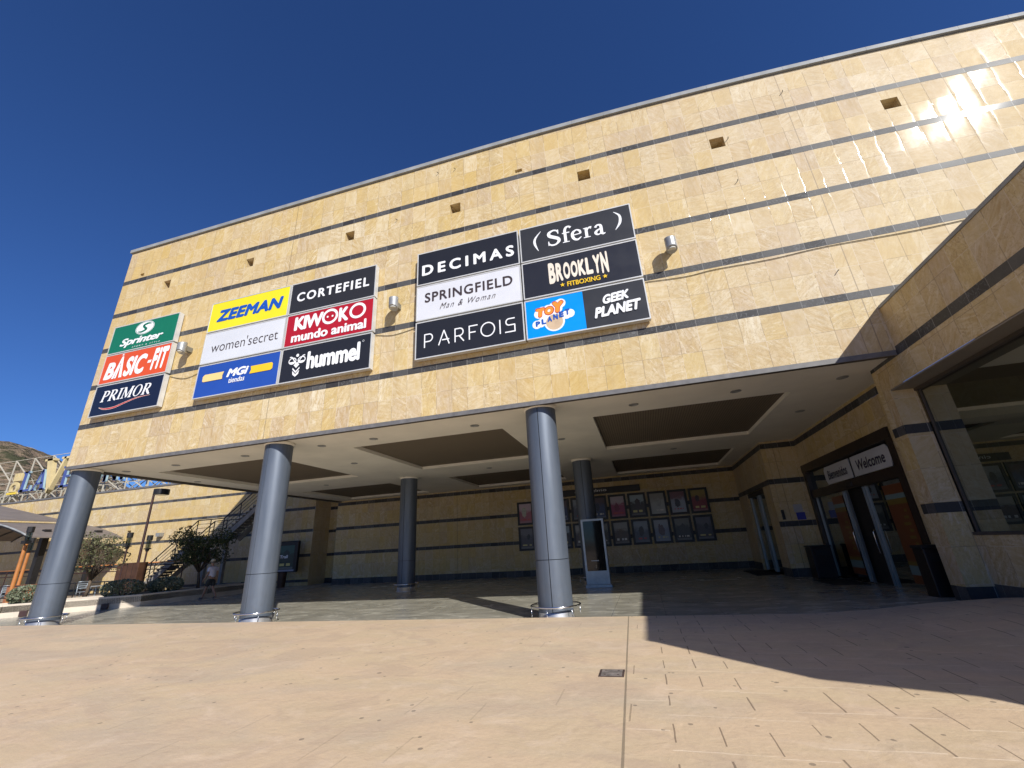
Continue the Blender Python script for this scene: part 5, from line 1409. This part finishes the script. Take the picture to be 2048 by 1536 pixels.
solid_letter(merge(rect2(0, 1, 0, .5), rect2(0, .22, .5, 1), rect2(.39, .61, .5, 1), rect2(.78, 1, .5, 1)), -53.8, -52.7, 9.82, 10.55, ys, .16, ['gold', 'gold'], 'castle_emblem')
q = MB(); q.box(-54.1, -52.75, ys - .02, ys - .004, 8.6, 8.78); q.build('emblem_base', 'yellowbase', o)

# ------------------------------------------------------------------ hillside
prof = [(-120, 6), (-100, 8.5), (-85, 10.3), (-74, 11.2), (-68, 11.05), (-66.3, 10.85), (-64.8, 10.9), (-63.96, 10.5), (-62.7, 9.9), (-61.6, 9.25), (-59.4, 8.7), (-57.5, 7.9), (-55.9, 7.1), (-54.2, 6.2), (-50, 4.6), (-45, 3.0), (-35, 1.2), (-20, .2)]
def elev(a):
    for (a0, e0), (a1, e1) in zip(prof, prof[1:]):
        if a0 <= a <= a1: t = (a - a0) / (a1 - a0); return e0 + (e1 - e0) * t
    return 0
from mathutils import noise as mnoise
mb = MB(); NA, NR = 260, 60; v = []
for i in range(NA + 1):
    a = -118 + 97 * i / NA
    hr = math.tan(R(elev(a))) * 536
    for j in range(NR + 1):
        r = 130 + 640 * j / NR
        k = sstep(130, 540, r) if r < 520 else 1 - .55 * sstep(520, 780, r)
        p = Vector((2.2 + r * math.sin(R(a)), -10.9 + r * math.cos(R(a)), 0))
        q = mnoise.fractal(p * .012, 1.0, 2.1, 6) * 9 + mnoise.fractal(p * .06, 1.0, 2.0, 4) * 2.2
        v.append((p.x, p.y, -2 + hr * k * .985 + q * min(1, k * 1.5) * min(1, hr / 30)))
f = [(i * (NR + 1) + j, (i + 1) * (NR + 1) + j, (i + 1) * (NR + 1) + j + 1, i * (NR + 1) + j + 1) for i in range(NA) for j in range(NR)]
mb.add(v, f); tag(mb.build('hill', 'hill', smooth=True), kind='structure')

# ------------------------------------------------------------------ man walking in the shade
def skin_obj(name, nodes, edges, mat, parent, root=0, sub=2):
    me = bpy.data.meshes.new(name); me.from_pydata([n[:3] for n in nodes], edges, [])
    me.materials.append(M[mat] if isinstance(mat, str) else mat)
    o = bpy.data.objects.new(name, me); scn.collection.objects.link(o)
    if parent is not None: o.parent = parent
    s = o.modifiers.new('skin', 'SKIN'); s.use_smooth_shade = True
    for i, n in enumerate(nodes):
        sv = me.skin_vertices[0].data[i]
        sv.radius = (n[3], n[4] if len(n) > 4 else n[3]); sv.use_root = (i == root)
    b = o.modifiers.new('sub', 'SUBSURF'); b.levels = sub; b.render_levels = sub
    return o
skin_m = simple('skin', (.36, .20, .13), .55, 0, .08, 6)
shirt_m = simple('shirt_lilac_white', (.62, .58, .64), .85, 0, .05, 9, .2)
shorts_m = simple('shorts_dark', (.035, .036, .034), .9, 0, .1, 9, .2)
cap_m = simple('cap_beige', (.46, .40, .28), .85, 0, .06, 9)
shoe_m = simple('shoe_grey', (.10, .095, .09), .7, 0, .1, 9)
hair_m = simple('grey_hair', (.16, .14, .12), .9, 0, .2, 20)
man = thing('person', 'man in beige cap, pale shirt and dark shorts walking left in the shade', 'person', (-18.9, 7.55, .0), None, 0.0)
# local frame: walks towards -x, height 1.80
h = []
body = [(0.00, 0, .96, .125, .155), (0, 0, 1.12, .125, .16), (-.02, 0, 1.28, .13, .175), (-.035, 0, 1.41, .10, .15), (-.05, 0, 1.49, .058), (-.075, 0, 1.56, .055), (-.09, 0, 1.645, .092, .078), (-.085, 0, 1.735, .088, .074),
        # arms: left swings forward, right hangs back
        (-.035, -.185, 1.415, .062), (-.00, -.235, 1.16, .047), (-.16, -.225, .96, .034), (-.20, -.222, .915, .03),
        (-.035, .185, 1.415, .062), (.07, .235, 1.17, .047), (.05, .245, .94, .034), (.04, .245, .89, .03),
        # legs
        (-.01, -.095, .90, .098), (-.13, -.10, .50, .062), (-.22, -.10, .27, .056), (-.27, -.10, .09, .042), (-.33, -.105, .045, .040), (-.41, -.11, .035, .032),
        (.01, .095, .90, .098), (.06, .10, .50, .062), (.21, .10, .29, .055), (.33, .10, .14, .042), (.30, .105, .06, .038), (.24, .11, .035, .03)]
E_ = [(0, 1), (1, 2), (2, 3), (3, 4), (4, 5), (5, 6), (6, 7), (3, 8), (8, 9), (9, 10), (10, 11), (3, 12), (12, 13), (13, 14), (14, 15), (0, 16), (16, 17), (17, 18), (18, 19), (19, 20), (20, 21), (0, 22), (22, 23), (23, 24), (24, 25), (25, 26), (26, 27)]
# palms and five fingers each
def hand(wi, d):
    w = body[wi]; n0 = len(body)
    body.append((w[0] + d[0] * .07, w[1], w[2] + d[2] * .07, .032, .018)); E_.append((wi, n0))
    for k in range(4):
        yy = w[1] - .027 + .018 * k; L = (.062, .072, .068, .052)[k]
        a = len(body)
        body.append((w[0] + d[0] * .10, yy, w[2] + d[2] * .10, .0085)); body.append((w[0] + d[0] * (.10 + L * .6) - d[2] * .006, yy, w[2] + d[2] * (.10 + L * .6), .008)); body.append((w[0] + d[0] * (.10 + L) + d[2] * .012, yy, w[2] + d[2] * (.10 + L), .0065))
        E_.extend([(n0, a), (a, a + 1), (a + 1, a + 2)])
    a = len(body); body.append((w[0] + d[0] * .035 - .028, w[1] - .01, w[2] + d[2] * .035, .011)); body.append((w[0] + d[0] * .08 - .045, w[1] - .015, w[2] + d[2] * .08, .0085)); E_.extend([(wi, a), (a, a + 1)])
hand(11, (-.5, 0, -.86)); hand(15, (-.15, 0, -.98))
skin_obj('body', body, E_, skin_m, man)
skin_obj('shirt', [(0, 0, .93, .155, .185), (0, 0, 1.12, .15, .185), (-.02, 0, 1.28, .152, .195), (-.035, 0, 1.42, .118, .165), (-.05, 0, 1.475, .07), (-.035, -.19, 1.415, .082), (-.012, -.225, 1.24, .078), (-.035, .19, 1.415, .082), (.035, .225, 1.25, .078)],
         [(0, 1), (1, 2), (2, 3), (3, 4), (3, 5), (5, 6), (3, 7), (7, 8)], shirt_m, man)
skin_obj('shorts', [(0, 0, .97, .142, .172), (0, 0, .90, .142, .165), (-.02, -.10, .84, .118), (-.115, -.105, .56, .104), (.02, .10, .84, .118), (.055, .105, .56, .104)], [(0, 1), (1, 2), (2, 3), (1, 4), (4, 5)], shorts_m, man)
mb = MB(); mb.lathe([(.001, .118), (.05, .112), (.085, .085), (.104, .04), (.106, 0), (.10, -.01)][::-1], (-.085, 0, 1.735), 20); mb.slab([(-.16, -.085), (-.16, .085), (-.25, .062), (-.275, 0), (-.25, -.062)], 1.728, 1.742)
mb.build('cap', cap_m, man, smooth=True, local=True)
mb = MB(); mb.lathe([(.06, -.09), (.092, -.05), (.097, 0), (.09, .02)], (-.066, 0, 1.72), 16); mb.build('hair', hair_m, man, smooth=True, local=True)
mb = MB(); mb.add([(-.172, -.014, 1.67), (-.172, .014, 1.67), (-.205, 0, 1.645), (-.172, 0, 1.70), (-.17, 0, 1.635)], [(0, 2, 3), (1, 3, 2), (0, 4, 2), (1, 2, 4)])
for s in (-1, 1):
    mb.lathe([(.001, -.03), (.014, -.02), (.018, 0), (.014, .02), (.001, .03)], (-.075, s * .088, 1.665), 8)
mb.build('face', skin_m, man, smooth=True, local=True)
mb = MB()
for s in (-1, 1): mb.box(-.178, -.168, s * .032 - .010, s * .032 + .010, 1.686, 1.697)
mb.box(-.178, -.166, -.022, .022, 1.612, 1.619); mb.build('eyes', shoe_m, man, local=True)
for sx, sy, tilt in ((-.35, -.108, 0), (.27, .108, .45)):
    nodes = [(sx + .08, sy, .05 + tilt * .14, .052), (sx, sy, .05 + tilt * .06, .05), (sx - .10, sy, .036, .042)]
    skin_obj('shoe', nodes, [(0, 1), (1, 2)], shoe_m, man)
